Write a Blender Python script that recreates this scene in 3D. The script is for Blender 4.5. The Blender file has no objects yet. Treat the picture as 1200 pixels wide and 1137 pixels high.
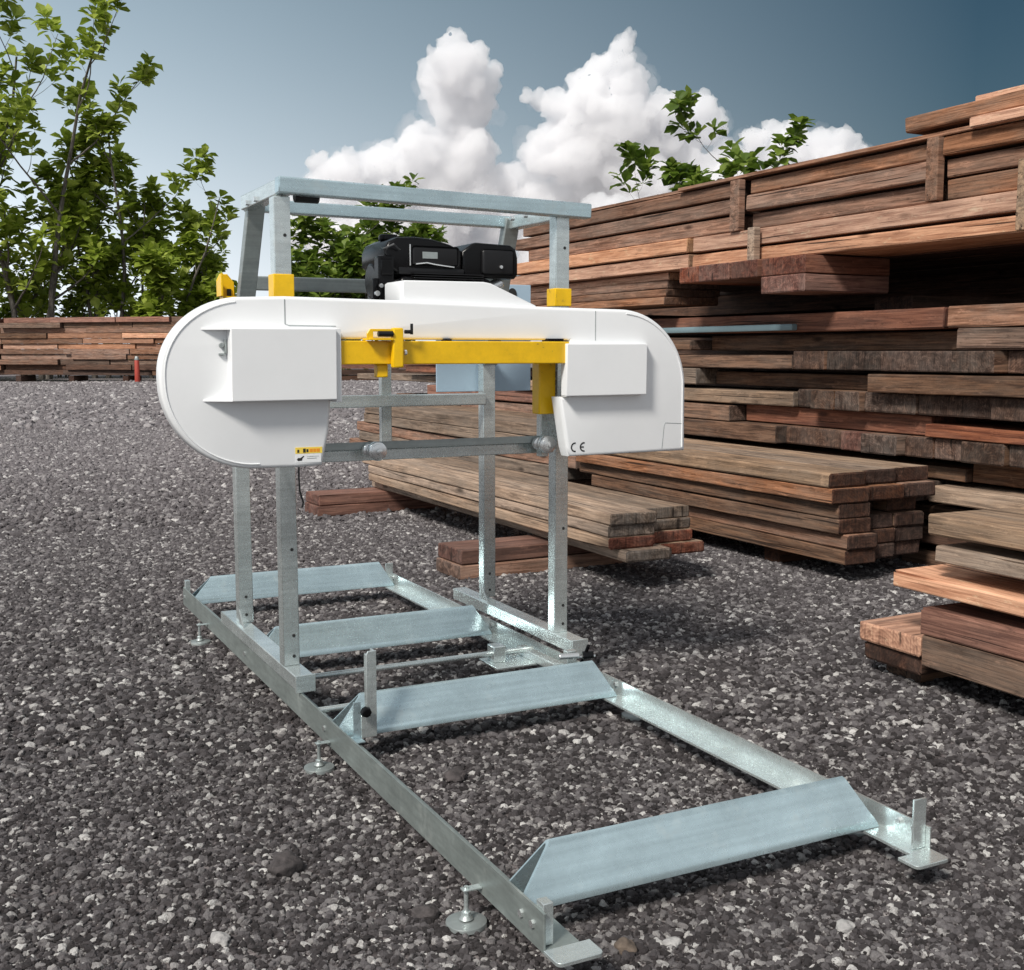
import bpy, bmesh, math, random
from mathutils import Vector, Matrix, noise, Euler
R = math.radians
scene = bpy.context.scene
col = scene.collection
rnd = random.Random(7)

# ------------------------------------------------------------------ camera
cam_d = bpy.data.cameras.new('camera'); cam = bpy.data.objects.new('camera', cam_d); col.objects.link(cam)
cam.location = (0, 0, 1.25)
cam.rotation_euler = (R(90 - 6.5835), 0, R(-26.8163))
cam_d.lens = 40.68; cam_d.sensor_width = 36; cam_d.clip_start = .05; cam_d.clip_end = 4000
scene.camera = cam

# ------------------------------------------------------------------ helpers
def tag(o, label=None, cat=None, group=None, kind=None):
    if label and len(label.replace('-', ' ').split()) > 16: print('LONG', label)
    if label: o['label'] = label
    if cat: o['category'] = cat
    if group: o['group'] = group
    if kind: o['kind'] = kind
    return o
def empty(name, loc=(0, 0, 0), rz=0):
    o = bpy.data.objects.new(name, None); col.objects.link(o)
    o.location = loc; o.rotation_euler = (0, 0, rz); o.empty_display_size = .1
    return o
class MB:
    def __init__(s): s.bm = bmesh.new(); s.mi = 0
    def _mark(s, faces):
        for f in faces: f.material_index = s.mi
    def box(s, a, b, bev=0, seg=2, M=None):
        a, b = Vector(a), Vector(b)
        t = bmesh.new()
        bmesh.ops.create_cube(t, size=1)
        c = (a + b) / 2; d = b - a
        for v in t.verts: v.co = Vector((v.co.x * d.x, v.co.y * d.y, v.co.z * d.z)) + c
        if bev: bmesh.ops.bevel(t, geom=t.edges[:], offset=bev, segments=seg, profile=.5, affect='EDGES')
        s.merge(t, M); return s
    def merge(s, t, M=None):
        if M is not None: bmesh.ops.transform(t, matrix=M, verts=t.verts)
        me = bpy.data.meshes.new('tmp'); t.to_mesh(me); t.free()
        n = len(s.bm.faces)
        s.bm.from_mesh(me); bpy.data.meshes.remove(me)
        s.bm.faces.ensure_lookup_table()
        s._mark(s.bm.faces[n:])
    def beam(s, p, q, w, h, up=(0, 0, 1), bev=.002):
        p, q = Vector(p), Vector(q); d = q - p; L = d.length
        x = d.normalized(); z = Vector(up); y = z.cross(x).normalized(); z = x.cross(y)
        M = Matrix((x, y, z)).transposed().to_4x4(); M.translation = (p + q) / 2
        return s.box((-L / 2, -w / 2, -h / 2), (L / 2, w / 2, h / 2), bev, 2, M)
    def cyl(s, p, q, r, r2=None, seg=24, bev=0):
        p, q = Vector(p), Vector(q); d = q - p
        t = bmesh.new()
        bmesh.ops.create_cone(t, cap_ends=True, segments=seg, radius1=r, radius2=r if r2 is None else r2, depth=d.length)
        if bev:
            es = [e for e in t.edges if len(e.link_faces) == 2 and any(len(f.verts) > 4 for f in e.link_faces)]
            bmesh.ops.bevel(t, geom=es, offset=bev, segments=2, profile=.5, affect='EDGES')
        M = d.to_track_quat('Z', 'Y').to_matrix().to_4x4(); M.translation = (p + q) / 2
        s.merge(t, M); return s
    def tube(s, pts, r, seg=8):
        pts = [Vector(p) for p in pts]; rs = r if isinstance(r, list) else [r] * len(pts)
        rings = []; u = None
        for i, p in enumerate(pts):
            d = (pts[min(i + 1, len(pts) - 1)] - pts[max(i - 1, 0)]).normalized()
            if u is None: u = d.orthogonal().normalized()
            u = (u - d * u.dot(d)).normalized(); v = d.cross(u)
            rings.append([s.bm.verts.new(p + (u * math.cos(k * 6.28318 / seg) + v * math.sin(k * 6.28318 / seg)) * rs[i]) for k in range(seg)])
        for a, b in zip(rings, rings[1:]):
            for k in range(seg):
                f = s.bm.faces.new((a[k], a[(k + 1) % seg], b[(k + 1) % seg], b[k])); f.material_index = s.mi; f.smooth = True
        for rr, rev in ((rings[0], True), (rings[-1], False)):
            f = s.bm.faces.new(rr[::-1] if rev else rr); f.material_index = s.mi
        return s
    def prism(s, pts, axis_vec, origin=(0, 0, 0), ax=(1, 0, 0), ay=(0, 0, 1), bev=0, seg=3):
        """2D outline pts on axes ax/ay, pushed along axis_vec"""
        o, ax, ay, n = Vector(origin), Vector(ax), Vector(ay), Vector(axis_vec)
        t = bmesh.new()
        a = [t.verts.new(o + ax * p[0] + ay * p[1]) for p in pts]
        b = [t.verts.new(o + ax * p[0] + ay * p[1] + n) for p in pts]
        t.faces.new(a); t.faces.new(b[::-1])
        k = len(pts)
        for i in range(k): t.faces.new((a[i], b[i], b[(i + 1) % k], a[(i + 1) % k]))
        bmesh.ops.recalc_face_normals(t, faces=t.faces[:])
        if bev:
            es = [e for e in t.edges if len(e.link_faces) == 2 and any(len(f.verts) == k for f in e.link_faces)]
            bmesh.ops.bevel(t, geom=es, offset=bev, segments=seg, profile=.5, affect='EDGES')
        s.merge(t); return s
    def build(s, name, mats, parent=None, loc=None, smooth=0, recalc=False):
        if recalc: bmesh.ops.recalc_face_normals(s.bm, faces=s.bm.faces[:])
        me = bpy.data.meshes.new(name); s.bm.to_mesh(me); s.bm.free()
        if not isinstance(mats, (list, tuple)): mats = [mats]
        for m in mats: me.materials.append(m)
        if smooth:
            me.shade_smooth(); me.set_sharp_from_angle(angle=R(smooth))
        o = bpy.data.objects.new(name, me); col.objects.link(o)
        if parent:
            o.parent = parent
        if loc: o.location = loc
        return o

# ------------------------------------------------------------------ materials
def newmat(name):
    m = bpy.data.materials.new(name); m.use_nodes = True
    nt = m.node_tree; b = nt.nodes['Principled BSDF']
    return m, nt, b
class N:
    def __init__(s, nt): s.nt = nt
    def __call__(s, typ, inputs=None, **kw):
        n = s.nt.nodes.new('ShaderNode' + typ)
        for k, v in kw.items(): setattr(n, k, v)
        for k, v in (inputs or {}).items():
            if isinstance(v, bpy.types.NodeSocket): s.nt.links.new(v, n.inputs[k])
            else: n.inputs[k].default_value = v
        return n
    def math(s, op, a, b=0, c=0, clamp=False):
        n = s.nt.nodes.new('ShaderNodeMath'); n.operation = op; n.use_clamp = clamp
        for i, v in enumerate((a, b, c)):
            if isinstance(v, bpy.types.NodeSocket): s.nt.links.new(v, n.inputs[i])
            else: n.inputs[i].default_value = v
        return n.outputs[0]
    def ramp(s, fac, stops, interp='LINEAR'):
        n = s.nt.nodes.new('ShaderNodeValToRGB'); s.nt.links.new(fac, n.inputs[0])
        cr = n.color_ramp; cr.interpolation = interp
        while len(cr.elements) < len(stops): cr.elements.new(.5)
        for e, (p, c) in zip(cr.elements, stops):
            e.position = p; e.color = (c, c, c, 1) if isinstance(c, (int, float)) else (*c, 1)
        return n.outputs[0]
    def mix(s, fac, a, b, blend='MIX'):
        n = s.nt.nodes.new('ShaderNodeMix'); n.data_type = 'RGBA'; n.blend_type = blend
        for k, v in ((0, fac), (6, a), (7, b)):
            if isinstance(v, bpy.types.NodeSocket): s.nt.links.new(v, n.inputs[k])
            elif k == 0: n.inputs[0].default_value = v
            else: n.inputs[k].default_value = (*v, 1)
        return n.outputs[2]
    def link(s, a, b): s.nt.links.new(a, b)

def galv(name, base=(.56, .62, .635), rough=.42, metal=.75, vary=.16, streak=True):
    m, nt, b = newmat(name); n = N(nt)
    tc = n('TexCoord'); 
    v = n('TexVoronoi', {'Vector': tc.outputs['Object'], 'Scale': 110.0}, feature='F1')
    hs = n('SeparateColor', {'Color': v.outputs['Color']})
    lo = n('TexNoise', {'Vector': tc.outputs['Object'], 'Scale': 5.0, 'Detail': 5.0, 'Roughness': .65})
    mp = n('Mapping', {'Vector': tc.outputs['Object'], 'Scale': (1.2, 6, 40)})
    st = n('TexNoise', {'Vector': mp.outputs[0], 'Scale': 2.5, 'Detail': 4.0})
    f = n.math('MULTIPLY_ADD', hs.outputs[0], .07, n.math('MULTIPLY_ADD', lo.outputs[0], .9, n.math('MULTIPLY', st.outputs[0], .6)))
    c = n.ramp(f, [(.42, tuple(x * (1 - vary * 1.6) for x in base)), (.80, base), (1.0, tuple(min(1, x * (1 + vary)) for x in base))])
    # white rust and dust
    dn = n('TexNoise', {'Vector': tc.outputs['Object'], 'Scale': 11.0, 'Detail': 8.0, 'Roughness': .7})
    dm = n.ramp(dn.outputs[0], [(.56, 0), (.74, .28)])
    c2 = n.mix(dm, c, (.46, .46, .43))
    n.link(c2, b.inputs['Base Color'])
    n.link(n.math('SUBTRACT', metal, n.math('MULTIPLY', dm, .7), clamp=True), b.inputs['Metallic'])
    n.link(n.math('MULTIPLY_ADD', hs.outputs[1], .04, n.math('MULTIPLY_ADD', dm, .3, rough - .05)), b.inputs['Roughness'])
    bp = n('Bump', {'Height': dn.outputs[0], 'Strength': .12, 'Distance': .004})
    n.link(bp.outputs[0], b.inputs['Normal'])
    return m
def paint(name, base, rough=.35, dirt=.12, spec=.5, chips=0):
    m, nt, b = newmat(name); n = N(nt)
    tc = n('TexCoord')
    a = n('TexNoise', {'Vector': tc.outputs['Object'], 'Scale': 3.0, 'Detail': 7.0, 'Roughness': .7})
    f = n.ramp(a.outputs[0], [(.35, 0), (.75, 1)])
    c = n.mix(n.math('MULTIPLY', f, dirt), base, tuple(x * .62 for x in base))
    if chips:
        ch = n('TexNoise', {'Vector': tc.outputs['Object'], 'Scale': 42.0, 'Detail': 8.0, 'Roughness': .75}).outputs[0]
        lg = n('TexNoise', {'Vector': tc.outputs['Object'], 'Scale': 6.0, 'Detail': 3.0}).outputs[0]
        c = n.mix(n.ramp(n.math('MULTIPLY_ADD', lg, .5, ch), [(.93, 0), (.96, chips)]), c, (.10, .085, .07))
        c = n.mix(n.math('MULTIPLY', n.ramp(n.math('MULTIPLY_ADD', lg, .8, n.math('MULTIPLY', ch, .5)), [(.6, 0), (.85, 1)]), .35), c, tuple(x * .45 for x in base))
    n.link(c, b.inputs['Base Color'])
    a2 = n('TexNoise', {'Vector': tc.outputs['Object'], 'Scale': 14.0, 'Detail': 3.0})
    n.link(n.math('MULTIPLY_ADD', a2.outputs[0], .2, rough - .1), b.inputs['Roughness'])
    a3 = n('TexNoise', {'Vector': tc.outputs['Object'], 'Scale': 2.2, 'Detail': 1.0})
    bp = n('Bump', {'Height': a3.outputs[0], 'Strength': .25, 'Distance': .02})
    n.link(bp.outputs[0], b.inputs['Normal'])
    b.inputs['Specular IOR Level'].default_value = spec
    return m
def wood(name, dark, light, grey=(.2, .185, .17), greyamt=.4, end=False, stain=.6):
    m, nt, b = newmat(name); n = N(nt)
    tc = n('TexCoord'); oi = n('ObjectInfo')
    off = n('CombineXYZ', {'X': n.math('MULTIPLY', oi.outputs['Random'], 37.0), 'Y': n.math('MULTIPLY', oi.outputs['Random'], 91.0), 'Z': n.math('MULTIPLY', oi.outputs['Random'], 53.0)})
    ve = n('VectorMath', {0: tc.outputs['Object'], 1: off.outputs[0]}, operation='ADD').outputs[0]
    if not end:
        mp = n('Mapping', {'Vector': ve, 'Scale': (1.3, 13, 26)}).outputs[0]
        g1 = n('TexNoise', {'Vector': mp, 'Scale': 1.6, 'Detail': 9.0, 'Roughness': .68, 'Distortion': .7}).outputs[0]
        mp2 = n('Mapping', {'Vector': ve, 'Scale': (2.2, 60, 110)}).outputs[0]
        g2 = n('TexNoise', {'Vector': mp2, 'Scale': 2.0, 'Detail': 4.0, 'Roughness': .6}).outputs[0]
        f = n.math('MULTIPLY_ADD', g1, .75, n.math('MULTIPLY', g2, .3))
    else:
        mp = n('Mapping', {'Vector': ve, 'Scale': (60, 9, 14)}).outputs[0]
        g1 = n('TexNoise', {'Vector': mp, 'Scale': 1.5, 'Detail': 6.0, 'Distortion': 1.5}).outputs[0]
        mp2 = n('Mapping', {'Vector': ve, 'Scale': (1, 70, 8)}).outputs[0]
        g2 = n('TexNoise', {'Vector': mp2, 'Scale': 1.6, 'Detail': 5.0}).outputs[0]
        sp_ = n('SeparateXYZ', {0: tc.outputs['Object']})
        cy = n.math('SUBTRACT', sp_.outputs['Y'], n.math('MULTIPLY_ADD', oi.outputs['Random'], .3, -.15)); cz = n.math('ADD', sp_.outputs['Z'], n.math('MULTIPLY_ADD', oi.outputs['Random'], .12, .03))
        rad = n.math('SQRT', n.math('ADD', n.math('MULTIPLY', cy, cy), n.math('MULTIPLY', cz, cz)))
        rings_ = n.math('MULTIPLY_ADD', n.math('SINE', n.math('MULTIPLY_ADD', rad, 430.0, n.math('MULTIPLY', g1, 16.0))), .5, .5)
        f = n.math('MULTIPLY_ADD', g1, .55, n.math('MULTIPLY_ADD', g2, .32, n.math('MULTIPLY', rings_, .06)))
    c = n.ramp(f, [(.36, tuple(x * .55 for x in dark)), (.46, dark), (.62, light), (.72, tuple(min(1, x * 1.15) for x in light))])
    # weathering patches
    w = n('TexNoise', {'Vector': n('Mapping', {'Vector': ve, 'Scale': (1.2, 5, 5)}).outputs[0], 'Scale': 1.4, 'Detail': 8.0, 'Roughness': .72}).outputs[0]
    wm = n.math('MULTIPLY', n.ramp(w, [(.42, 0), (.62, 1)]), greyamt)
    gg = n.mix(g2, tuple(x * .5 for x in grey), tuple(x * 1.35 for x in grey))
    c = n.mix(wm, c, gg)
    # dark stains
    s = n('TexNoise', {'Vector': ve, 'Scale': 2.3, 'Detail': 9.0, 'Roughness': .75}).outputs[0]
    sm = n.math('MULTIPLY', n.ramp(s, [(.5, 0), (.68, 1)]), stain)
    c = n.mix(sm, c, n.mix(.5, c, (.02, .014, .01)))
    sc_n = n('TexNoise', {'Vector': n('Mapping', {'Vector': ve, 'Scale': (3, 9, 9)}).outputs[0], 'Scale': 2.6, 'Detail': 10.0, 'Roughness': .8}).outputs[0]
    c = n.mix(n.math('MULTIPLY', n.ramp(sc_n, [(.56, 0), (.66, 1)]), .45), c, tuple(min(.8, x * 1.5 + .03) for x in light))
    c = n.mix(n.math('MULTIPLY', n.ramp(sc_n, [(.34, 1), (.43, 0)]), .6), c, tuple(x * .3 for x in dark))
    # thin dark cracks running with the grain
    ck = n('TexNoise', {'Vector': n('Mapping', {'Vector': ve, 'Scale': (.8, 45, 45) if not end else (1, 50, 6)}).outputs[0], 'Scale': 1.0, 'Detail': 3.0, 'Distortion': .3}).outputs[0]
    cm = n.ramp(ck, [(.30, .85), (.36, 0)])
    c = n.mix(cm, c, (.02, .013, .01))
    # knots
    if not end:
        kv = n('TexVoronoi', {'Vector': n('Mapping', {'Vector': ve, 'Scale': (1.6, 5, 5)}).outputs[0], 'Scale': 1.0, 'Randomness': 1.0}, feature='F1').outputs['Distance']
        c = n.mix(n.ramp(kv, [(.05, .85), (.12, 0)]), c, tuple(x * .35 for x in dark))
    br = n.math('MULTIPLY_ADD', oi.outputs['Random'], .55, .7)
    hv = n('HueSaturation', {'Color': c, 'Value': br, 'Saturation': n.math('MULTIPLY_ADD', n.math('FRACT', n.math('MULTIPLY', oi.outputs['Random'], 7.31)), .35, .84)})
    n.link(hv.outputs[0], b.inputs['Base Color'])
    b.inputs['Roughness'].default_value = .82
    b.inputs['Specular IOR Level'].default_value = .25
    h = n.math('ADD', n.math('MULTIPLY', f, .7), n.math('MULTIPLY', cm, -.6))
    bp = n('Bump', {'Height': h, 'Strength': .8, 'Distance': .006})
    n.link(bp.outputs[0], b.inputs['Normal'])
    return m

M_galv = galv('galvanised_steel', (.64, .70, .695), .30, .72, .18)
M_rail_shaded = galv('galvanised_rail_shaded', (.31, .35, .335), .45, .6, .22)  # darker copy of the rail steel, with the left face's shade in its colour
M_galv_blue = galv('galvanised_sheet', (.50, .63, .67), .31, .68, .16)
M_galv_dark = galv('galvanised_dull', (.34, .375, .37), .5, .6, .2)
M_white = paint('white_powder_coat', (.84, .855, .865), .34, .14)
M_whitef = paint('white_end_plate', (.62, .64, .61), .5, .3)
M_yellow = paint('yellow_paint', (.93, .56, .006), .36, .10, chips=.9)
M_black = paint('black_plastic', (.004, .004, .0045), .25, .2, .22)
M_blackm = paint('black_metal', (.010, .010, .011), .4, .3, .3)
M_chrome = galv('bright_steel', (.75, .76, .76), .28, .85, .1)
M_panel = paint('pale_blue_sheet', (.42, .56, .68), .4, .15)
M_teal = paint('teal_sheet', (.17, .25, .28), .5, .4)
M_orange = paint('orange_print', (.85, .30, .02), .4, .05)
M_sticky = paint('yellow_print', (.90, .66, .10), .4, .05)
M_ink = paint('black_print', (.02, .02, .02), .5, .0)
M_red = paint('red_paint', (.42, .06, .04), .5, .3)
M_hose = paint('dark_rubber', (.04, .042, .045), .5, .2)

W = {
 'grey':  (wood('weathered_wood', (.17, .115, .080), (.42, .29, .20), (.30, .24, .19), .5), wood('weathered_end', (.12, .085, .062), (.30, .22, .165), (.24, .21, .185), .6, True)),
 'brown': (wood('brown_wood', (.135, .066, .040), (.37, .20, .13), (.26, .20, .16), .45), wood('brown_end', (.08, .045, .032), (.21, .125, .088), (.17, .13, .11), .4, True)),
 'red':   (wood('red_wood', (.15, .060, .040), (.34, .15, .095), (.22, .15, .12), .3), wood('red_end', (.12, .042, .028), (.28, .11, .072), (.3, .2, .16), .35, True)),
 'tan':   (wood('tan_wood', (.40, .20, .125), (.74, .43, .285), (.5, .34, .26), .25, stain=.35), wood('tan_end', (.30, .16, .09), (.58, .36, .22), (.35, .28, .22), .25, True)),
 'orange':(wood('orange_wood', (.32, .15, .085), (.58, .30, .18), (.3, .22, .18), .2, stain=.4), wood('orange_end', (.34, .15, .08), (.62, .32, .18), (.4, .25, .18), .2, True)),
 'umber': (wood('umber_shade_wood', (.070, .038, .025), (.23, .132, .085), (.19, .15, .12), .4), wood('umber_shade_end', (.05, .03, .022), (.15, .095, .07), (.13, .11, .095), .45, True)),  # darkened brown, as own tone and as painted shade under the overhang
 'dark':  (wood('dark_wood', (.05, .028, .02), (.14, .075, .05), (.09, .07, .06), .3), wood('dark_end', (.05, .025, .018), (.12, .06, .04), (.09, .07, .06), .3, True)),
}

# ------------------------------------------------------------------ boards
def board_mesh(L, Wd, T, seed, rough=1.0):
    rg = random.Random(seed)
    n = max(4, min(18, int(L / .22)))
    bev = min(.007, T * .16) * rg.uniform(.7, 1.5)
    hw, ht = Wd / 2, T / 2
    prof = []
    for sx, sy in ((1, 1), (-1, 1), (-1, -1), (1, -1)):
        c = [(sx * hw, sy * (ht - bev)), (sx * (hw - bev * .35), sy * (ht - bev * .35)), (sx * (hw - bev), sy * ht)]
        if sx * sy < 0: c = c[::-1]
        prof += c
    bm = bmesh.new(); so = Vector((rg.random() * 90, rg.random() * 90, rg.random() * 90))
    bow = rg.uniform(-.006, .006) * L; bz = rg.uniform(-.0018, .0018) * L
    rings = []
    for i in range(n + 1):
        x = -L / 2 + L * i / n
        t = (2 * x / L)
        ring = []
        for k, (y, z) in enumerate(prof):
            w = noise.noise_vector(Vector((x * 2.5, y * 9, z * 9)) + so)
            ch = noise.noise(Vector((x * 9, (k // 3) * 7.7, 3)) + so)
            cc = max(0, ch - .15) * .022 * rough if k % 3 == 1 else 0
            yy = y + w.y * .0035 * rough + bow * (1 - t * t); zz = z + w.z * .0022 * rough + bz * (1 - t * t)
            yy -= math.copysign(cc, y); zz -= math.copysign(cc, z)
            ring.append(bm.verts.new((x + (w.x * .006 if i in (0, n) else 0), yy, zz)))
        rings.append(ring)
    for a, b in zip(rings, rings[1:]):
        for k in range(12):
            bm.faces.new((a[k], a[(k + 1) % 12], b[(k + 1) % 12], b[k]))
    for ring, sg in ((rings[0], -1), (rings[-1], 1)):
        inner = [bm.verts.new((v.co.x + sg * bev * .6, v.co.y * (1 - bev / hw), v.co.z * (1 - bev / ht))) for v in ring]
        for k in range(12):
            f = bm.faces.new((ring[k], ring[(k + 1) % 12], inner[(k + 1) % 12], inner[k])); f.material_index = 1
        f = bm.faces.new(inner); f.material_index = 1
    bmesh.ops.recalc_face_normals(bm, faces=bm.faces[:])
    me = bpy.data.meshes.new('board'); bm.to_mesh(me); bm.free()
    return me
bcount = [0]
def board(c, L, Wd, T, rz, kind, label, group, name='board', cat='board', tilt=0, roll=0, rough=1.0, endkind=None):
    """board centred on c, its length turned rz about z from +X"""
    bcount[0] += 1
    me = board_mesh(L, Wd, T, bcount[0] * 17 + 3, rough)
    me.materials.append(W[kind][0]); me.materials.append(W[endkind or kind][1])
    o = bpy.data.objects.new(name, me); col.objects.link(o)
    o.location = c; o.rotation_euler = (roll, tilt, rz)
    return tag(o, label, cat, group)
def yboard(x0, x1, y0, y1, z0, z1, *a, **k):
    """board running along Y"""
    return board(((x0 + x1) / 2, (y0 + y1) / 2, (z0 + z1) / 2), y1 - y0, x1 - x0, z1 - z0, R(90) + k.pop('rz', 0), *a, **k)
def xboard(x0, x1, y0, y1, z0, z1, *a, **k):
    return board(((x0 + x1) / 2, (y0 + y1) / 2, (z0 + z1) / 2), x1 - x0, y1 - y0, z1 - z0, k.pop('rz', 0), *a, **k)
TONE = {'grey': 'weathered grey', 'brown': 'brown', 'red': 'reddish brown', 'tan': 'pale tan', 'orange': 'fresh orange', 'dark': 'dark brown', 'umber': 'dull brown'}
NTH = lambda k: f"{k}{'st' if k % 10 == 1 and k != 11 else 'nd' if k % 10 == 2 and k != 12 else 'rd' if k % 10 == 3 and k != 13 else 'th'}"
ORD = ['bottom', 'second lowest', 'third lowest', 'fourth lowest', 'fifth lowest', 'sixth lowest', 'seventh lowest', 'eighth lowest', 'ninth lowest', 'tenth lowest', 'eleventh lowest', 'top']

# --- low stack behind the mill (4 layers x 3)
G1 = 'boards of the low stack behind the mill'
for i in range(4):
    z0 = .172 + i * .0625; z1 = z0 + .060
    for j in range(2):
        x0 = 3.10 + j * .288 + (.06 if i == 0 else 0) + rnd.uniform(-.006, .006); x1 = x0 + .284
        y0 = 5.02 + j * .09 - (.05 if i == 0 else 0) + rnd.uniform(-.02, .02)
        kd = ('grey', 'grey', 'grey', 'grey')[i]
        ek = 'red' if (i, j) in ((0, 1), (1, 0), (1, 1)) else 'grey'
        yboard(x0, x1, y0, 8.75 + rnd.uniform(-.12, .05), z0, z1, kd,
               f"{TONE[kd]} board, {['left', 'right'][j]} one in the {['bottom', 'second', 'third', 'top'][i]} layer of low stack behind the mill", G1, endkind=ek)
# bearers under it
GB = 'short timber blocks carrying the low stack'
for b, (x0, x1, ya, yb) in enumerate(((2.555, 3.8, 5.72, 6.02), (2.60, 3.9, 8.42, 8.74))):
    for i in range(2):
        xboard(x0 + .012 * i, x1, ya + rnd.uniform(-.01, .01), yb, .004 + i * .084, .084 + i * .084, 'red' if b or i else 'brown',
               f"short reddish timber block, {['lower', 'upper'][i]} of two under the {['near', 'far'][b]} end of the low stack", GB, name='timber_block', cat='timber block', rz=R(2))

# --- middle stack (6 layers x 3)
G3 = 'boards of the middle stack with dark near ends'
def six(i): return ['bottom', 'second', 'third', 'fourth', 'fifth', 'top'][i]
for i in range(6):
    z0 = .112 + i * .083; z1 = z0 + .079
    lx = 4.34 - (.0 if i < 2 else .03 if i < 4 else .085)
    rx = 5.0 if i < 4 else 5.06
    for j in range(3):
        w = (rx - lx) / 3
        kd = ['umber', 'brown', 'umber', 'umber', 'brown', 'grey'][i]
        y0 = 4.66 + j * .04 + rnd.uniform(-.035, .055) + (.16 if (i == 3 and j == 1) else 0)
        yboard(lx + j * w + .002, lx + (j + 1) * w - .002, y0, 7.35 + rnd.uniform(-.2, .1), z0, z1, kd,
               f"{TONE[kd]} board, {['left', 'middle', 'right'][j]} one in the {six(i)} layer of the dark ended middle stack", G3, endkind='dark')  # dark end wood stands in for shade on the near ends
for b, y in enumerate((5.3, 6.8)):
    xboard(4.45, 5.0, y, y + .14, .004, .110, 'dark', f"dark bearer block on the gravel under the {['near', 'far'][b]} end of the middle stack", 'bearers of the middle stack', name='timber_block', cat='timber block')

# --- far low stack beyond it (5 layers x 2)
G2 = 'boards of the far low stack seen through the mill posts'
for i in range(5):
    z0 = .152 + i * .104
    for j in range(2):
        kd = ['brown', 'grey', 'brown', 'grey', 'grey'][i]
        ye = 12.95 + rnd.uniform(-.35, .1) - i * .08
        yboard(4.38 + j * .42 + rnd.uniform(-.02, .02), 4.78 + j * .42, 7.75 + rnd.uniform(-.15, .15), ye, z0, z0 + .098, kd,
               f"{TONE[kd]} board, {['left', 'right'][j]} one, {six(i) if i < 4 else 'top'} layer of far low stack seen between mill posts", G2)
for b, y in enumerate((8.4, 12.0)):
    xboard(4.4, 5.2, y, y + .2, .004, .150, 'dark', f"dark bearer block under the {['near', 'far'][b]} end of the far low stack", 'bearers of the far low stack', name='timber_block', cat='timber block')

en_dx = -.075
# --- near right pile, boards running out of the frame towards the viewer
G4 = 'boards of the near pile at the right edge'
nr = [ # x0, x1, y0, far y, z0, z1, kind, label
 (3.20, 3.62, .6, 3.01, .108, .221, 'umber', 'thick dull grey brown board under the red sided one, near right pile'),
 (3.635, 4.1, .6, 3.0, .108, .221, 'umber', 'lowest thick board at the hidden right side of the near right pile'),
 (3.195, 3.62, .6, 3.015, .225, .325, 'red', 'thick red sided board with pale top, low in the near right pile'),
 (3.635, 4.1, .6, 3.0, .225, .325, 'red', 'red board lying right of the thick pale topped one, near right pile'),
 (3.19, 3.60, .7, 3.15, .380, .441, 'tan', 'board with bright fresh orange end sticking out halfway up the near right pile'),
 (3.615, 4.05, .7, 3.10, .380, .441, 'grey', 'grey board lying beside the bright ended board of the near right pile'),
 (3.205, 3.58, .7, 2.97, .500, .558, 'grey', 'rough edged grey board with broken end, second from top of near right pile'),
 (3.595, 4.0, .7, 2.98, .500, .558, 'grey', 'grey board lying right of the rough edged one in near right pile'),
 (3.195, 3.62, .7, 3.0, .593, .668, 'grey', 'thick weathered board topmost at left edge of the near right pile'),
 (3.635, 4.05, .7, 2.98, .593, .668, 'grey', 'thick weathered board topmost at the right side of near right pile'),
]
for (x0, x1, y0, y1, z0, z1, kd, lb) in nr:
    yboard(x0, x1, y0, y1, z0, z1, kd, lb, G4, rough=2.6 if 'rough' in lb else 1.3, endkind='orange' if kd == 'tan' else None)
xboard(3.215, 4.2, 3.03, 3.345, .132, .205, 'orange', 'orange brown board jutting out at lower left of the near right pile', G4)
xboard(3.235, 4.2, 3.04, 3.33, .058, .128, 'dark', 'dark red brown board under the orange brown one of near right pile', G4)
for i, (z0, z1) in enumerate(((.004, .104), (.329, .376), (.445, .496), (.562, .589))):
    for b, y in enumerate((1.2, 2.4)):
        xboard(3.3, 4.0, y, y + .12, z0, z1, 'umber', f"spacer block under the {['thick bottom', 'bright ended', 'rough edged', 'topmost'][i]} board of near right pile, {['nearer', 'farther'][b]} one", 'spacers of the near right pile', name='timber_block', cat='timber block')
xboard(3.3, 4.1, 3.1, 3.28, .004, .055, 'umber', 'flat block on the gravel under the dark red brown board', 'spacers of the near right pile', name='timber_block', cat='timber block')

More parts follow.
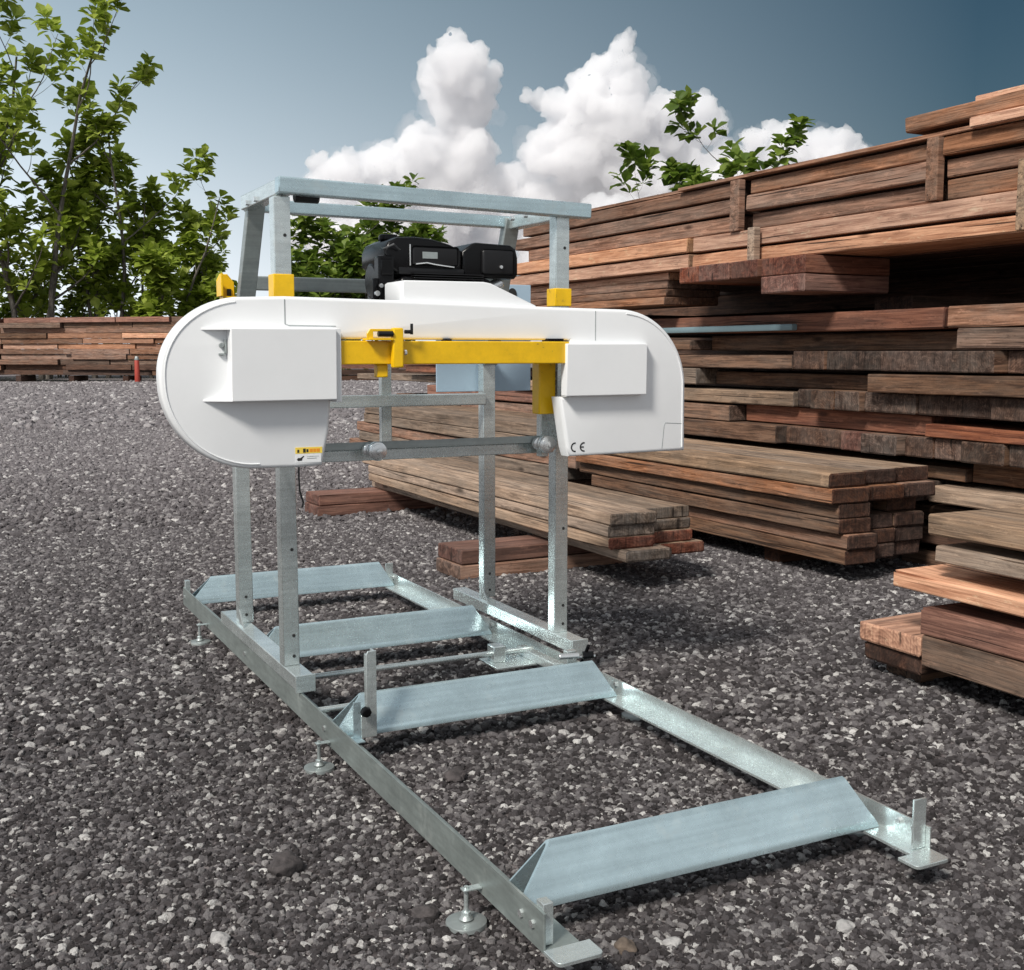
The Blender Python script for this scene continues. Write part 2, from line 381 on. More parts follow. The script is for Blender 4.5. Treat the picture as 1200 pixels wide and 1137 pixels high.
# --- big back stack, lower tier: layers z 0 .. 1.5
G5 = 'boards of the tall back stack below the overhang'
kinds5_shaded = ['umber', 'dark', 'umber', 'umber', 'umber', 'umber', 'red', 'grey', 'umber', 'umber', 'umber', 'brown']  # mostly umber, so the overhang's shade is put into the board colours
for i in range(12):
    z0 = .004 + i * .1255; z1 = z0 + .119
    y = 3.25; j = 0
    while y < (12.4 if i < 11 else 5.0):
        if i in (7, 9, 5) and y < 6.0:          # cut ends facing the gravel yard
            w = rnd.choice((.22, .3, .42, .55)); off = rnd.uniform(-.05, .05)
            kd = rnd.choice(('brown', 'umber', 'umber', 'brown', 'dark')) if i != 5 else rnd.choice(('brown', 'red', 'umber'))
            xboard(5.17 + off, 6.6, y, y + w - .006, z0, z1, kd,
                   f"{TONE[kd]} board end, {NTH(j + 1)} from right in {ORD[i]} layer of the tall back stack", G5)
            y += w
        else:
            L = rnd.uniform(1.3, 3.2); kd = kinds5_shaded[i] if rnd.random() < .6 else rnd.choice(('brown', 'umber', 'grey', 'umber', 'umber', 'red'))
            if kd == 'tan' and i < 6: kd = 'brown'
            off = rnd.uniform(-.13, .16) if i < 11 else rnd.uniform(-.05, .02)
            th = rnd.choice((0, .01, .025, .045))
            yboard(5.18 + off, 5.72 + off, y, y + L - rnd.uniform(.008, .05), z0, z1 - th, kd,
                   f"{TONE[kd]} board, {NTH(j + 1)} from right in {ORD[i]} layer of the tall back stack", G5,
                   tilt=rnd.uniform(-.003, .003))
            y += L
        j += 1
# ends pile behind the face so no daylight comes through
GBK = 'rear beams of the tall back stack'
for i in range(12):
    yboard(7.3, 7.9, 1.2, 12.0, .01 + i * .2, .209 + i * .2, 'dark', f"dark rear beam, {['bottom', 'second', 'third', 'fourth', 'fifth', 'sixth', 'seventh', 'eighth', 'ninth', 'tenth', 'eleventh', 'top'][i]} row, at back of tall stack", GBK, name='beam', cat='beam')
# pale sheet lying on the stack
o = MB().box((5.13, 6.05, 1.388), (5.9, 8.2, 1.432), .01).build('metal_sheet', M_teal, smooth=30)
tag(o, 'blue green sheet lying on the back stack under the overhanging timber', 'sheet')

# bearer bundle with cut red ends under the top tier
G7 = 'cut timbers carrying the overhanging top tier'
for k, (x0, x1, ya, yb, z0, z1) in enumerate(((4.86, 5.55, 5.62, 6.05, 1.62, 1.728), (4.84, 5.55, 6.06, 6.34, 1.73, 1.842), (4.86, 5.55, 5.62, 6.05, 1.732, 1.842),
                                  (4.84, 5.55, 6.35, 6.70, 1.73, 1.842), (4.86, 5.55, 6.71, 6.96, 1.732, 1.842))):
    xboard(x0, x1, ya, yb - .006, z0, z1, 'red', ['red timber with square end, lowest under the overhanging top tier', 'red timber under the top tier just left of the doubled pair',
           'red timber directly on top of the lowest one, under the top tier', 'red timber with rough end in the middle of the row under the top tier', 'leftmost red timber of the row under the top tier'][k], G7, name='beam', cat='beam')
for k in range(4):
    x0 = 5.0 + .012 * k
    yboard(x0, x0 + .5, 7.35, 10.2 - .1 * k, 1.60 + k * .062, 1.658 + k * .062, 'brown' if k != 3 else 'tan',
           f"square ended board, {['lowest', 'second', 'third', 'uppermost'][k]} of four under far half of the top tier", 'thin boards under the far half of the top tier')
xboard(6.3, 7.25, 3.45, 3.8, 1.512, 1.842, 'dark', 'dark bearer under the near end of the top tier', 'bearers under the top tier', name='beam', cat='beam')
xboard(5.9, 7.25, 9.4, 9.7, 1.388, 1.598, 'dark', 'dark bearer under the far end of the top tier', 'bearers under the top tier', name='beam', cat='beam')
xboard(5.8, 7.25, 5.66, 6.0, 1.388, 1.616, 'dark', 'dark bearer under the lowest red timber', 'bearers under the top tier', name='beam', cat='beam')

# --- overhanging top tier
G6 = 'boards of the overhanging top tier'
rowsz = [(1.846, 1.945), (1.955, 2.06), (2.07, 2.185), (2.19, 2.30), (2.306, 2.41), (2.412, 2.455)]
rk = ['tan', 'tan', 'brown', 'brown', 'brown', 'brown']
for i, (z0, z1) in enumerate(rowsz):
    segs = ((2.6, 4.05), (4.1, 6.95), (6.99, 9.9)) if i < 2 else ((2.6, 4.70), (4.80, 6.40), (6.52, 9.85))
    if i == 5: segs = ((4.5, 7.2), (7.22, 9.7))
    for j, (ya, yb) in enumerate(segs):
        dx = 0 if i < 2 else .07
        e = rnd.uniform(-.03, .03)
        yboard(4.96 + dx + rnd.uniform(-.035, .035), 5.5 + dx, ya, yb - (.12 * (i % 3) if j == len(segs) - 1 else 0) + (e if j == len(segs) - 1 else 0), z0 + .002, z1 - rnd.uniform(0, .018), rk[i],
               f"{TONE[rk[i]]} board in the {['bottom', 'second', 'third', 'fourth', 'fifth', 'uppermost'][i]} row of top tier, {['nearest', 'middle' if len(segs) > 2 else 'farthest', 'farthest'][j]} length", G6)
# deck boards giving the overhang depth; underside shade put into their dark wood
for k in range(5):
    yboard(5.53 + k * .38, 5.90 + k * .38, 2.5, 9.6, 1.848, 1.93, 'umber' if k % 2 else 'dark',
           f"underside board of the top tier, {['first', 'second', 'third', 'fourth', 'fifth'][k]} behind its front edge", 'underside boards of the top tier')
for k in range(3):
    yboard(5.6 + k * .5, 6.08 + k * .5, 2.6, 9.6, 1.935, 2.44, 'brown', f"thick brown timber, {['first', 'second', 'third'][k]} one behind the face of the top tier", 'timbers inside the top tier', name='beam', cat='beam')
# extra boards heaped on the near end
hp = [(4.95, 5.5, 2.6, 4.72, 2.414, 2.468, 'tan'), (5.0, 5.55, 2.6, 4.98, 2.471, 2.556, 'brown'), (5.06, 5.6, 2.6, 4.55, 2.56, 2.60, 'tan'), (5.15, 5.6, 2.6, 4.2, 2.604, 2.655, 'red')]
for k, (x0, x1, ya, yb, z0, z1, kd) in enumerate(hp):
    if k: yb2 = yb
    yboard(x0, x1, ya, yb if k else 4.48, z0, z1, kd, f"{TONE[kd]} board heaped on the near end of the top tier, {['lowest', 'second', 'third', 'highest'][k]} of four", 'boards heaped on the near end of the top tier')
# upright stakes
G8 = 'short upright stakes between the top tier boards'
for (y, z0, z1, w, kd, lb, x) in ((4.75, 2.07, 2.41, .085, 'brown', 'brown stake standing where the heaped boards begin', 4.97), (6.46, 2.06, 2.40, .1, 'brown', 'brown stake standing midway along the top tier face', 4.95),
                      (4.075, 1.85, 2.20, .10, 'grey', 'pale grey stake at right edge of the picture against the top tier', 4.9), (6.2, 1.80, 2.06, .07, 'grey', 'pale splintered stake above the red cut timbers', 4.89)):
    o = MB().box((x, y - w / 2, z0), (x + .055, y + w / 2, z1), .006).build('stake', W[kd][0], smooth=0)
    tag(o, lb, 'stake', G8)

# --- far pile across the yard
GF = 'timbers of the long far pile at the left'
A = Vector((1.2, 54.4, 0)); B = Vector((9.55, 47.35, 0)); dirv = (B - A).normalized(); ang = math.atan2(dirv.y, dirv.x); LT = (B - A).length
def far_rows(base, start, end, rows, h, zb, label, group, kinds, step):
    cnt = 0
    nrm = Vector((-dirv.y, dirv.x, 0))
    for i in range(rows):
        t = start + rnd.uniform(-.2, .2); j = 0
        while t < end - .3:
            L = min(rnd.uniform(*step), end - t + rnd.uniform(-.15, .15)); L = max(L, .6)
            c = base + dirv * (t + L / 2) + nrm * (.6 + rnd.uniform(-.12, .12)); c.z = zb + h * (i + .5)
            kd = kinds[min(i, len(kinds) - 1)] if rnd.random() < .7 else rnd.choice(('orange', 'brown', 'umber'))
            board(c, L - .05, .9, h * rnd.uniform(.93, .995), ang + rnd.uniform(-.006, .006), kd,
                  f"{TONE[kd]} timber, {NTH(j + 1)} from left in {['bottom', 'second', 'third', 'fourth', 'fifth', 'sixth', 'seventh', 'eighth', 'ninth', 'tenth', 'top'][i]} row of {label}", group, name='timber', cat='timber')
            t += L; j += 1
far_rows(A, 2.05, LT, 11, .215, .28, 'the long far pile', GF, ['dark', 'dark', 'umber', 'brown', 'brown', 'tan', 'brown', 'tan', 'brown', 'umber', 'red'], (2.2, 4.2))
far_rows(A, -1.5, 1.9, 11, .215, .26, 'the left edge pile', 'timbers of the pile at the left edge', ['dark', 'brown', 'dark', 'grey', 'brown', 'red', 'brown', 'tan', 'orange', 'brown', 'red'], (2.5, 3.6))
for k in range(5):
    c = A + dirv * (.4 + k * 2.5); 
    board(Vector((c.x + .4, c.y + .5, .13)), 1.0, .25, .25, ang + R(90), 'dark', f"dark bearer on the ground below the far piles, number {k + 1} from the left", 'bearers below the far piles', name='timber_block', cat='timber block')
P2 = Vector((14.6, 46.9, 0))
for i in range(4):
    for j in range(2):
        board((15.6 + j * 3.1 + rnd.uniform(-.1, .1), 46.9 - j * .6, .14 + i * .25), 3.0, .9, .22, R(-11), ['dark', 'dark', 'red', 'brown'][i],
              f"{['dark', 'dark brown', 'red', 'brown'][i]} timber in {['bottom', 'second', 'third', 'top'][i]} row of distant pile under the saw head, {['left', 'right'][j]} one", 'timbers of the distant pile under the saw head', name='timber', cat='timber')
# red marker post
rp = empty('marker_post', (7.62, 48.4, 0))
MB().cyl((0, 0, 0), (0, 0, .9), .11, .09, 16, .01).build('post_body', M_red, rp, smooth=40)
MB().cyl((0, 0, .9), (0, 0, 1.06), .10, .07, 16, .02).build('cap', M_galv_dark, rp, smooth=40)
tag(rp, 'red marker post with grey cap in front of the far timber pile', 'post')

# ------------------------------------------------------------------ mill track
tr = empty('mill_track', (1.55, 3.6, 0))
tag(tr, 'galvanised steel sawmill track frame with four log bunks lying on the gravel', 'sawmill track')
def tb(mb, name, m, parent=tr, smooth=20, label=None):
    o = mb.build(name, m, None, smooth=smooth)
    par = parent; off = Vector((0, 0, 0))
    while par: off += par.location; par = par.parent
    o.data.transform(Matrix.Translation(-off)); o.parent = parent
    if label: o['label'] = label
    return o
def ebox(mb, *a, **k): return mb.box(*a, **k)
Y0, Y1 = 1.90, 5.46
for side in (0, 1):
    X = 1.030 if side == 0 else 2.075; s = 1 if side == 0 else -1
    tz = .152 if side == 0 else .130; fw_ = .082 if side == 0 else .066
    prof = [(0, .070), (0, tz), (s * .0055, tz), (s * .0055, .0765), (s * fw_, .0765), (s * fw_, .070)]
    m = MB().prism(prof, (0, Y1 - Y0, 0), (X, Y0, 0), bev=.0012, seg=1)
    r_ = tb(m, 'rail', M_rail_shaded if side == 0 else M_galv)
    # end foot plate with rounded corners
    px = X if side == 0 else X - .105
    c = [(0, 0), (.105, 0), (.105, .12), (0, .12)]
    pts = []
    rr = .013
    for (cx, cy, a0) in ((rr, rr, 180), (.105 - rr, rr, 270)):
        for k in range(6): pts.append((cx + rr * math.cos(R(a0 + k * 18)), cy + rr * math.sin(R(a0 + k * 18))))
    pts += [(.105, .06), (0, .06)]
    e = MB().prism([(p[0], p[1]) for p in pts], (0, 0, .0085), (px, Y0 - .0605, .0685), ax=(1, 0, 0), ay=(0, 1, 0), bev=.001, seg=1)
    tb(e, 'end_plate', M_galv)
    xs = X + s * .009
    for yy, hh in ((Y0 + .012, .200 if side else .165), (Y1 - .03, .185)):
        st = MB()
        st.box((xs - .003 if side == 0 else xs - .040 + .003 , yy, .078), (xs + (.020 if side == 0 else .003), yy + .006 if side else yy + .03, hh), .0015)
        tb(st, 'end_stop', M_galv)
    for yy in (1.945, 1.995, 3.30, 4.28, 5.42):
        b_ = MB().cyl((X - s * .005, yy, .112), (X - s * .0, yy, .112), .009, None, 6).cyl((X + s * .0055, yy, .112), (X + s * .013, yy, .112), .0085, None, 6, .001)
        tb(b_, 'bolt', M_chrome)
# bunks
for k, yb in enumerate((2.050, 3.275, 4.255, 5.385)):
    xl, xr = 1.040, 2.058
    ins = .125; inr = .055
    # cross-section points (dy, dz): front foot, kink, apex, back foot
    sec = [(0, .0785), (.001, .090), (.008, .101), (.020, .116), (.040, .147), (.062, .181), (.068, .188), (.076, .192), (.082, .188), (.094, .0785)]
    sec_in = [(.006, .0785), (.007, .088), (.014, .098), (.026, .113), (.045, .143), (.067, .177), (.071, .182), (.076, .184), (.0785, .182), (.089, .0785)]
    bm = bmesh.new()
    def ring(sc, xa, xb):
        out = []
        for (dy, dz) in sc:
            f = (dz - .0785) / (.192 - .0785)
            out.append((bm.verts.new((xa + ins * f, yb + dy, dz)), bm.verts.new((xb - inr * f, yb + dy, dz))))
        return out
    o1 = ring(sec, xl, xr); i1 = ring(sec_in, xl, xr)
    for a, b in zip(range(9), range(1, 10)):
        bm.faces.new((o1[a][0], o1[a][1], o1[b][1], o1[b][0]))
        bm.faces.new((i1[b][0], i1[b][1], i1[a][1], i1[a][0]))
        for e in (0, 1):
            bm.faces.new((o1[a][e], o1[b][e], i1[b][e], i1[a][e]))
    for e in (0, 9): bm.faces.new((o1[e][0], o1[e][1], i1[e][1], i1[e][0]))
    bmesh.ops.recalc_face_normals(bm, faces=bm.faces[:])
    m = MB(); m.merge(bm)
    tb(m, 'bunk', M_galv_blue, smooth=35)
# threaded feet
for (fx, ys) in ((.995, (2.19, 3.25, 4.94)), (2.115, (2.19, 3.25, 4.94))):
    s = 1 if fx < 1.5 else -1
    for yy in ys:
        rod = MB()
        rod.cyl((fx, yy, .018), (fx, yy, .093), .0052, None, 12).box((min(fx - s * .010, fx + s * .040), yy - .010, .084), (max(fx - s * .010, fx + s * .0345), yy + .010, .088), .001)
        rod.cyl((fx, yy, .026), (fx, yy, .036), .011, None, 6, .001)
        ro = tb(rod, 'screw_foot', M_galv)
        pl = MB().cyl((fx, yy, .004), (fx, yy, .014), .046, .045, 40, .001).cyl((fx, yy, .014), (fx, yy, .017), .045, .030, 40).cyl((fx, yy, .020), (fx, yy, .028), .016, .010, 24)
        tb(pl, 'foot_plate', M_galv_dark, ro)
# slide rods and log clamp
for (ya, z, xa, xb) in ((3.84, .118, 1.09, 2.03), (3.50, .105, 1.045, 1.30)):
    tb(MB().cyl((xa, ya, z), (xb, ya, z), .010, None, 16), 'slide_rod', M_galv)
cl = tb(MB().box((1.83, 3.74, .080), (2.03, 3.90, .088), .002).box((1.85, 3.81, .088), (1.90, 3.87, .15), .004).box((1.99, 3.60, .088), (2.03, 3.90, .12), .003), 'log_clamp', M_galv)
tb(MB().cyl((1.90, 3.40, .205), (1.97, 3.385, .205), .010, None, 16, .001).cyl((1.97, 3.385, .2), (2.03, 3.375, .2), .004), 'clamp_handle', M_chrome, cl)
tb(MB().cyl((2.0, 3.42, .165), (2.0, 3.37, .24), .006).cyl((1.985, 3.385, .202), (2.02, 3.37, .206), .016, .013, 12, .003), 'clamp_knob', M_black, cl)
tb(MB().box((1.95, 3.43, .078), (1.99, 3.46, .21), .003), 'clamp_upright', M_galv, cl)
ls = tb(MB().prism([(0, .085), (0, .155), (.018, .17), (.018, .34), (.024, .352), (.05, .352), (.05, .085)], (0, .006, 0), (1.125, 3.235, 0), bev=.001, seg=1)
        .box((1.125, 3.241, .085), (1.131, 3.275, .16), .001).box((1.169, 3.241, .085), (1.175, 3.275, .35), .001).box((1.145, 3.2415, .12), (1.152, 3.262, .34), .001), 'log_stop', M_galv)
tb(MB().cyl((1.133, 3.235, .172), (1.133, 3.200, .172), .007, None, 12).cyl((1.133, 3.222, .172), (1.133, 3.203, .172), .018, .015, 8, .004), 'knob', M_black, ls)
tb(MB().box((1.06, 3.20, .083), (1.125, 3.26, .087), .001).box((1.10, 3.236, .087), (1.124, 3.24, .20), .001), 'stop_bracket', M_galv_blue, ls)

# ------------------------------------------------------------------ mill carriage and saw head
ml = empty('band_sawmill', (1.56, 4.0, .15))
tag(ml, 'portable band sawmill with white blade covers and black engine on a tall galvanised frame', 'sawmill')
def mp(mb, name, m, parent=ml, smooth=20, label=None): return tb(mb, name, m, parent, smooth, label)
for X in (1.047, 2.072):
    bb = MB().box((X - .030, 3.56, .162), (X + .032, 4.62, .208), .003)
    bb.box((X - .032, 3.55, .155), (X + .034, 3.558, .212), .0015)
    be = mp(bb, 'carriage_beam', M_galv)
    s_ = -1 if X < 1.5 else 1
    for yy in (3.62, 4.50):
        mp(MB().cyl((X - .02, yy, .172), (X - .002, yy, .172), .0195, None, 24, .002), 'wheel', M_galv_dark, be)
    mp(MB().prism([(0, 0), (.075, 0), (0, .09)], (.005, 0, 0), (X + .03, 3.75, .208), ax=(0, 1, 0), ay=(0, 0, 1)).prism([(0, 0), (-.06, 0), (0, .06)], (.005, 0, 0), (X - .02, 4.35, .208), ax=(0, 1, 0), ay=(0, 0, 1)), 'gusset', M_galv, be)
def holes(mb, X, Y, zs):
    for z in zs: mb.cyl((X, Y + .002, z), (X, Y - .0012, z), .0055, None, 12)
# front posts
for X in (1.0445, 2.072):
    p = MB().box((X - .0275, 3.694, .208), (X + .0275, 3.746, 1.742), .003)
    po = mp(p, 'post', M_galv)
    h = MB(); holes(h, X + .008, 3.694, (.24, .31, .60, 1.62)); mp(h, 'bolt_hole', M_ink, po)
    z0, z1 = (1.418, 1.497) if X < 1.5 else (1.412, 1.476)
    mp(MB().box((X - .034, 3.687, z0), (X + .034, 3.753, z1), .003), 'collar', M_yellow, po)
for X in (1.062, 2.105):
    po = mp(MB().box((X - .0275, 4.374, .208), (X + .0275, 4.426, 1.24), .003), 'post', M_galv)
    h = MB(); holes(h, X, 4.374, (.24, .31)); mp(h, 'bolt_hole', M_ink, po)
# upper legs (U-channels leaning forward)
for xa, xb in ((1.055, 1.085), (2.095, 2.105)):
    q = MB(); a = Vector((xa, 4.36, 1.20)); b = Vector((xb, 4.17, 1.775))
    q.beam(a, b, .060, .045, (0, -1, 0), .003)
    mp(q, 'upper_leg', M_galv_dark)
# top frame
tf = mp(MB().beam((1.028, 3.69, 1.775), (2.175, 3.69, 1.752), .05, .052, bev=.0045), 'top_frame', M_galv_blue)
mp(MB().beam((1.05, 4.19, 1.770), (2.14, 4.19, 1.758), .045, .045, bev=.0045), 'rear_bar', M_galv_blue, tf)
for X, z in ((1.055, 1.772), (2.115, 1.755)):
    mp(MB().beam((X, 3.716, z), (X, 4.167, z), .05, .050, bev=.004), 'side_bar', M_galv, tf)
for X in (1.06, 2.085):
    for y in (3.95, 4.06): mp(MB().cyl((X - .04, y, 1.76), (X - .024, y, 1.76), .009, None, 6).cyl((X + .024, y, 1.76), (X + .037, y, 1.76), .007, None, 6), 'bolt', M_chrome, tf)
mp(MB().cyl((1.10, 3.74, 1.752), (1.18, 3.74, 1.752), .022, None, 20, .003), 'pulley', M_blackm, tf)
# rear bars, bracket, panel
mp(MB().box((1.09, 4.335, 1.478), (2.16, 4.373, 1.530), .004), 'rear_rail', M_galv_dark)
mp(MB().box((1.09, 4.343, 1.030), (2.077, 4.373, 1.078), .004), 'cross_bar', M_galv)
mp(MB().box((1.628, 4.378, .862), (1.672, 4.412, 1.478), .004), 'centre_post', M_galv)
mp(MB().prism([(0, 0), (0, .062), (.012, .085), (.040, .085), (.065, .055), (.065, 0)], (0, .012, 0), (1.0, 4.44, 1.455), bev=.002, seg=1).prism([(0, 0), (.07, 0), (.07, .055), (0, .085)], (.008, 0, 0), (1.0, 4.372, 1.455), ax=(0, 1, 0), ay=(0, 0, 1), bev=.001, seg=1)
   .box((1.008, 4.38, 1.44), (1.09, 4.44, 1.455), .001), 'rear_bracket', M_yellow)
mp(MB().box((1.036, 4.4355, 1.458), (1.052, 4.4385, 1.485)), 'slot', M_ink)
pn = mp(MB().box((1.895, 4.440, 1.082), (2.335, 4.452, 1.532), .003).box((1.91, 4.428, 1.25), (2.32, 4.439, 1.27), .002), 'rear_panel', M_panel)
ov = []
for k in range(24):
    a = k * R(15); ov.append((.020 * math.cos(a), .024 * math.sin(a) + math.copysign(.018, math.sin(a) + 1e-6)))
mp(MB().prism(ov, (0, .003, 0), (2.245, 4.4365, 1.475)), 'slot', M_ink, pn)

# --- blade cover
YF, YB = 3.40, 3.465
outl = []
def arc(cx, cz, rx, rz, a0, a1, n):
    return [(cx + rx * math.cos(R(a0 + (a1 - a0) * k / n)), cz + rz * math.sin(R(a0 + (a1 - a0) * k / n))) for k in range(n + 1)]
outl += [(1.072, .905), (.990, .901)]
outl += arc(.868, 1.165, .272, .262, -88, -180, 16)      # lower left of the lobe
outl += arc(.850, 1.182, .254, .228, 180, 98, 16)        # upper left
outl += [(.963, 1.413), (1.333, 1.408), (1.877, 1.396)]
outl += arc(2.14, 1.125, .270, .268, 90, 4, 18)
outl += [(2.412, .899), (1.936, .896), (1.926, .926), (1.897, 1.098), (1.934, 1.098), (1.936, 1.287), (1.124, 1.287), (1.122, 1.10), (1.101, 1.098), (1.094, 1.009)]
cv = MB().prism(outl, (0, YB - YF, 0), (0, YF, 0), bev=.012, seg=4)
hd = mp(cv, 'blade_cover', M_white, smooth=40)
def seam(pts, r=.0016, name='seam'):
    return mp(MB().tube(pts, r, 6), name, M_galv_dark, hd)
# door rim: a second lip following the outside edge
rim = [(p[0], YF - .0005, p[1]) for p in arc(.868, 1.165, .258, .248, -88, -180, 16) + arc(.850, 1.182, .240, .214, 180, 98, 16)]
rim2 = [(p[0], YF - .0005, p[1]) for p in arc(2.14, 1.125, .256, .254, 86, 4, 16)] + [(2.397, YF - .0005, .912)]
mp(MB().tube(rim, .0022, 6), 'door_rim', M_white, hd); mp(MB().tube(rim2, .0022, 6), 'door_rim', M_white, hd)
seam([(.963, YF - .0003, 1.404), (.963, YF - .0003, 1.331), (.975, YF - .0003, 1.327), (1.12, YF - .0003, 1.326)], .0013)
seam([(2.035, YF - .0003, 1.386), (2.035, YF - .0003, 1.287)], .0011)
seam([(2.32, YF - .0003, .99), (2.325, YF - .0003, 1.0), (2.402, YF - .0003, .995)], .0009)
seam([(2.32, YF - .0003, .99), (2.312, YF - .0003, .91)], .0009)
# raised boxes with fins
for (xa, xb, za, zb, yf, fl, fr) in ((.789, 1.105, 1.106, 1.317, 3.348, .075, 0), (1.905, 2.222, 1.102, 1.276, 3.364, 0, .02)):
    bx = MB().box((xa, yf, za), (xb, YF + .004, zb), .003)
    if fl:
        for z in (za, zb - .005):
            bx.prism([(0, 0), (0, YF - yf - .002), (-fl, YF - yf - .002)], (0, 0, .005), (xa + .001, yf + .002, z), ax=(1, 0, 0), ay=(0, 1, 0))
    if fr:
        bx.prism([(0, 0), (0, YF - yf), (fr, YF - yf)], (0, 0, .005), (xb - .001, yf, zb - .005), ax=(1, 0, 0), ay=(0, 1, 0))
    if fl: bx.box((xb - .001, YF - .040, za - .008), (xb + .018, YF + .01, zb + .002), .002)
    bo = mp(bx, 'cover_box', M_white, hd)
mp(MB().cyl((.772, YF - .012, 1.268), (.772, YF, 1.268), .007, None, 12, .001).box((.764, YF - .010, 1.238), (.782, YF - .001, 1.245), .001).box((.780, YF - .012, 1.245), (.786, YF - .001, 1.285), .001), 'latch', M_galv_dark, hd)
mp(MB().prism([(1.352, 1.40), (1.352, 1.466), (1.360, 1.472), (1.635, 1.474), (1.66, 1.470), (1.825, 1.402), (1.83, 1.39), (1.36, 1.39)], (0, .16, 0), (0, 3.435, 0), bev=.004, seg=3), 'belt_cover', M_white, hd, 40)
# stickers
def sticker(x0, x1, z0, z1, m, name='sticker', d=.0009):
    return mp(MB().box((x0, YF - d, z0), (x1, YF + .0005, z1)), name, m, hd)
s1 = sticker(.986, 1.070, .943, .962, M_sticky, d=.0008)
mp(MB().box((1.010, YF - .0014, .946), (1.018, YF - .0008, .958)).box((1.0205, YF - .0014, .947), (1.0265, YF - .0008, .956)).box((.992, YF - .0014, .946), (.998, YF - .0008, .955)), 'print', M_ink, s1)
mp(MB().box((1.030, YF - .0013, .947), (1.040, YF - .0008, .957)).box((1.042, YF - .0013, .947), (1.050, YF - .0008, .957)).box((1.052, YF - .0013, .947), (1.062, YF - .0008, .957)), 'print', M_orange, s1)
s2 = sticker(.986, 1.066, .916, .941, M_white, d=.0006)
mp(MB().prism([(0, 0), (.004, -.004), (.016, -.003), (.018, .004), (.024, .010), (.020, .011), (.012, .005), (.004, .005)], (0, .0005, 0), (.990, YF - .0011, .925)), 'print', M_ink, s2)
mp(MB().box((1.022, YF - .001, .933), (1.058, YF - .0006, .935)).box((1.022, YF - .001, .927), (1.052, YF - .0006, .929)), 'print', M_galv, s2)
def ringarc(cx, cz, r, w, a0, a1, n=14):
    o_ = arc(cx, cz, r, r, a0, a1, n); i_ = arc(cx, cz, r - w, r - w, a1, a0, n); return o_ + i_
ce = MB()
ce.prism(ringarc(1.958, .927, .0165, .0048, 80, 280), (0, .0005, 0), (0, YF - .0009, 0))
ce.prism(ringarc(1.993, .927, .0165, .0048, 80, 280), (0, .0005, 0), (0, YF - .0009, 0))
ce.box((1.981, YF - .0012, .9248), (1.992, YF - .0004, .9292))
mp(ce, 'mark', M_ink, hd)

# --- yellow guide beam and brackets
yb_ = mp(MB().prism([(1.107, 3.37), (1.86, 3.37), (1.90, 3.374), (1.925, 3.386), (1.933, 3.40), (1.933, 3.44), (1.107, 3.44)], (0, 0, .072), (0, 0, 1.2105), ax=(1, 0, 0), ay=(0, 1, 0), bev=.003, seg=2), 'guide_beam', M_yellow)
br = MB().box((1.283, 3.342, 1.200), (1.318, 3.369, 1.322), .005).box((1.205, 3.338, 1.284), (1.283, 3.40, 1.290), .001)
br.prism([(0, 0), (0, .02), (.010, .034), (.10, .034), (.10, .026), (.02, .026), (.02, 0)], (0, .006, 0), (1.20, 3.345, 1.284), bev=.001, seg=1)
mp(br, 'clamp_bracket', M_yellow, yb_)
mp(MB().cyl((1.235, 3.345, 1.303), (1.283, 3.345, 1.303), .009, None, 12, .001).cyl((1.322, 3.345, 1.310), (1.345, 3.345, 1.310), .006, None, 10).cyl((1.345, 3.345, 1.302), (1.345, 3.345, 1.335), .0045, None, 10), 'clamp_screw', M_blackm, yb_)
mp(MB().cyl((1.322, 3.350, 1.247), (1.329, 3.350, 1.247), .008, None, 6), 'bolt', M_chrome, yb_)
mp(MB().box((1.247, 3.385, 1.170), (1.282, 3.42, 1.2105), .004), 'lug', M_yellow, yb_)
mp(MB().box((1.845, 3.385, 1.2825), (1.905, 3.43, 1.2925), .002).box((1.475, 3.39, 1.2825), (1.50, 3.42, 1.289), .001), 'stop_pad', M_black, yb_)
# guide post with yellow sleeve
gp = mp(MB().box((1.905, 3.545, .885), (1.935, 3.58, 1.21), .003).box((1.935, 3.55, .91), (1.975, 3.585, 1.215), .003), 'guide_arm', M_galv)
mp(MB().box((1.868, 3.490, 1.036), (1.933, 3.544, 1.212), .005), 'sleeve', M_yellow, gp)
mp(MB().box((1.962, 3.45, 1.09), (2.02, 3.50, 1.225), .004), 'inner_shade_box', M_blackm, gp)  # black box put in for the shadowed interior behind the cover
gb = mp(MB().box((1.10, 3.60, .893), (1.985, 3.635, .930), .003).box((1.10, 3.595, .930), (1.985, 3.64, .934), .001), 'guide_bar', M_galv)
mp(MB().box((1.08, 3.560, .934), (1.96, 3.5618, .958), .0002), 'saw_blade', M_galv_dark)
for X in (1.272, 1.895):
    g = mp(MB().cyl((X + .018, 3.53, .932), (X + .018, 3.595, .932), .008, None, 12), 'blade_guide', M_galv_dark, gb)
    mp(MB().cyl((X, 3.555, .932), (X, 3.535, .932), .022, None, 28, .003).cyl((X + .018, 3.53, .930), (X + .018, 3.505, .930), .031, None, 32, .004).cyl((X + .018, 3.505, .930), (X + .018, 3.500, .930), .024, None, 32, .001)
       .cyl((X + .018, 3.500, .930), (X + .018, 3.49, .930), .010, None, 6, .001), 'roller', M_chrome, g, 40)
mp(MB().tube([(1.055, 3.60, .90), (1.06, 3.62, .85), (1.068, 3.64, .80), (1.085, 3.66, .76), (1.09, 3.69, .74)], .003), 'cable', M_hose)
mp(MB().tube([(1.28 + .2 * math.sin(t / 12 * 3.14159 / 2), 3.72 , 1.38 + .052 * math.sin(t / 12 * 3.14159)) for t in range(13)], .006), 'hose', M_hose)
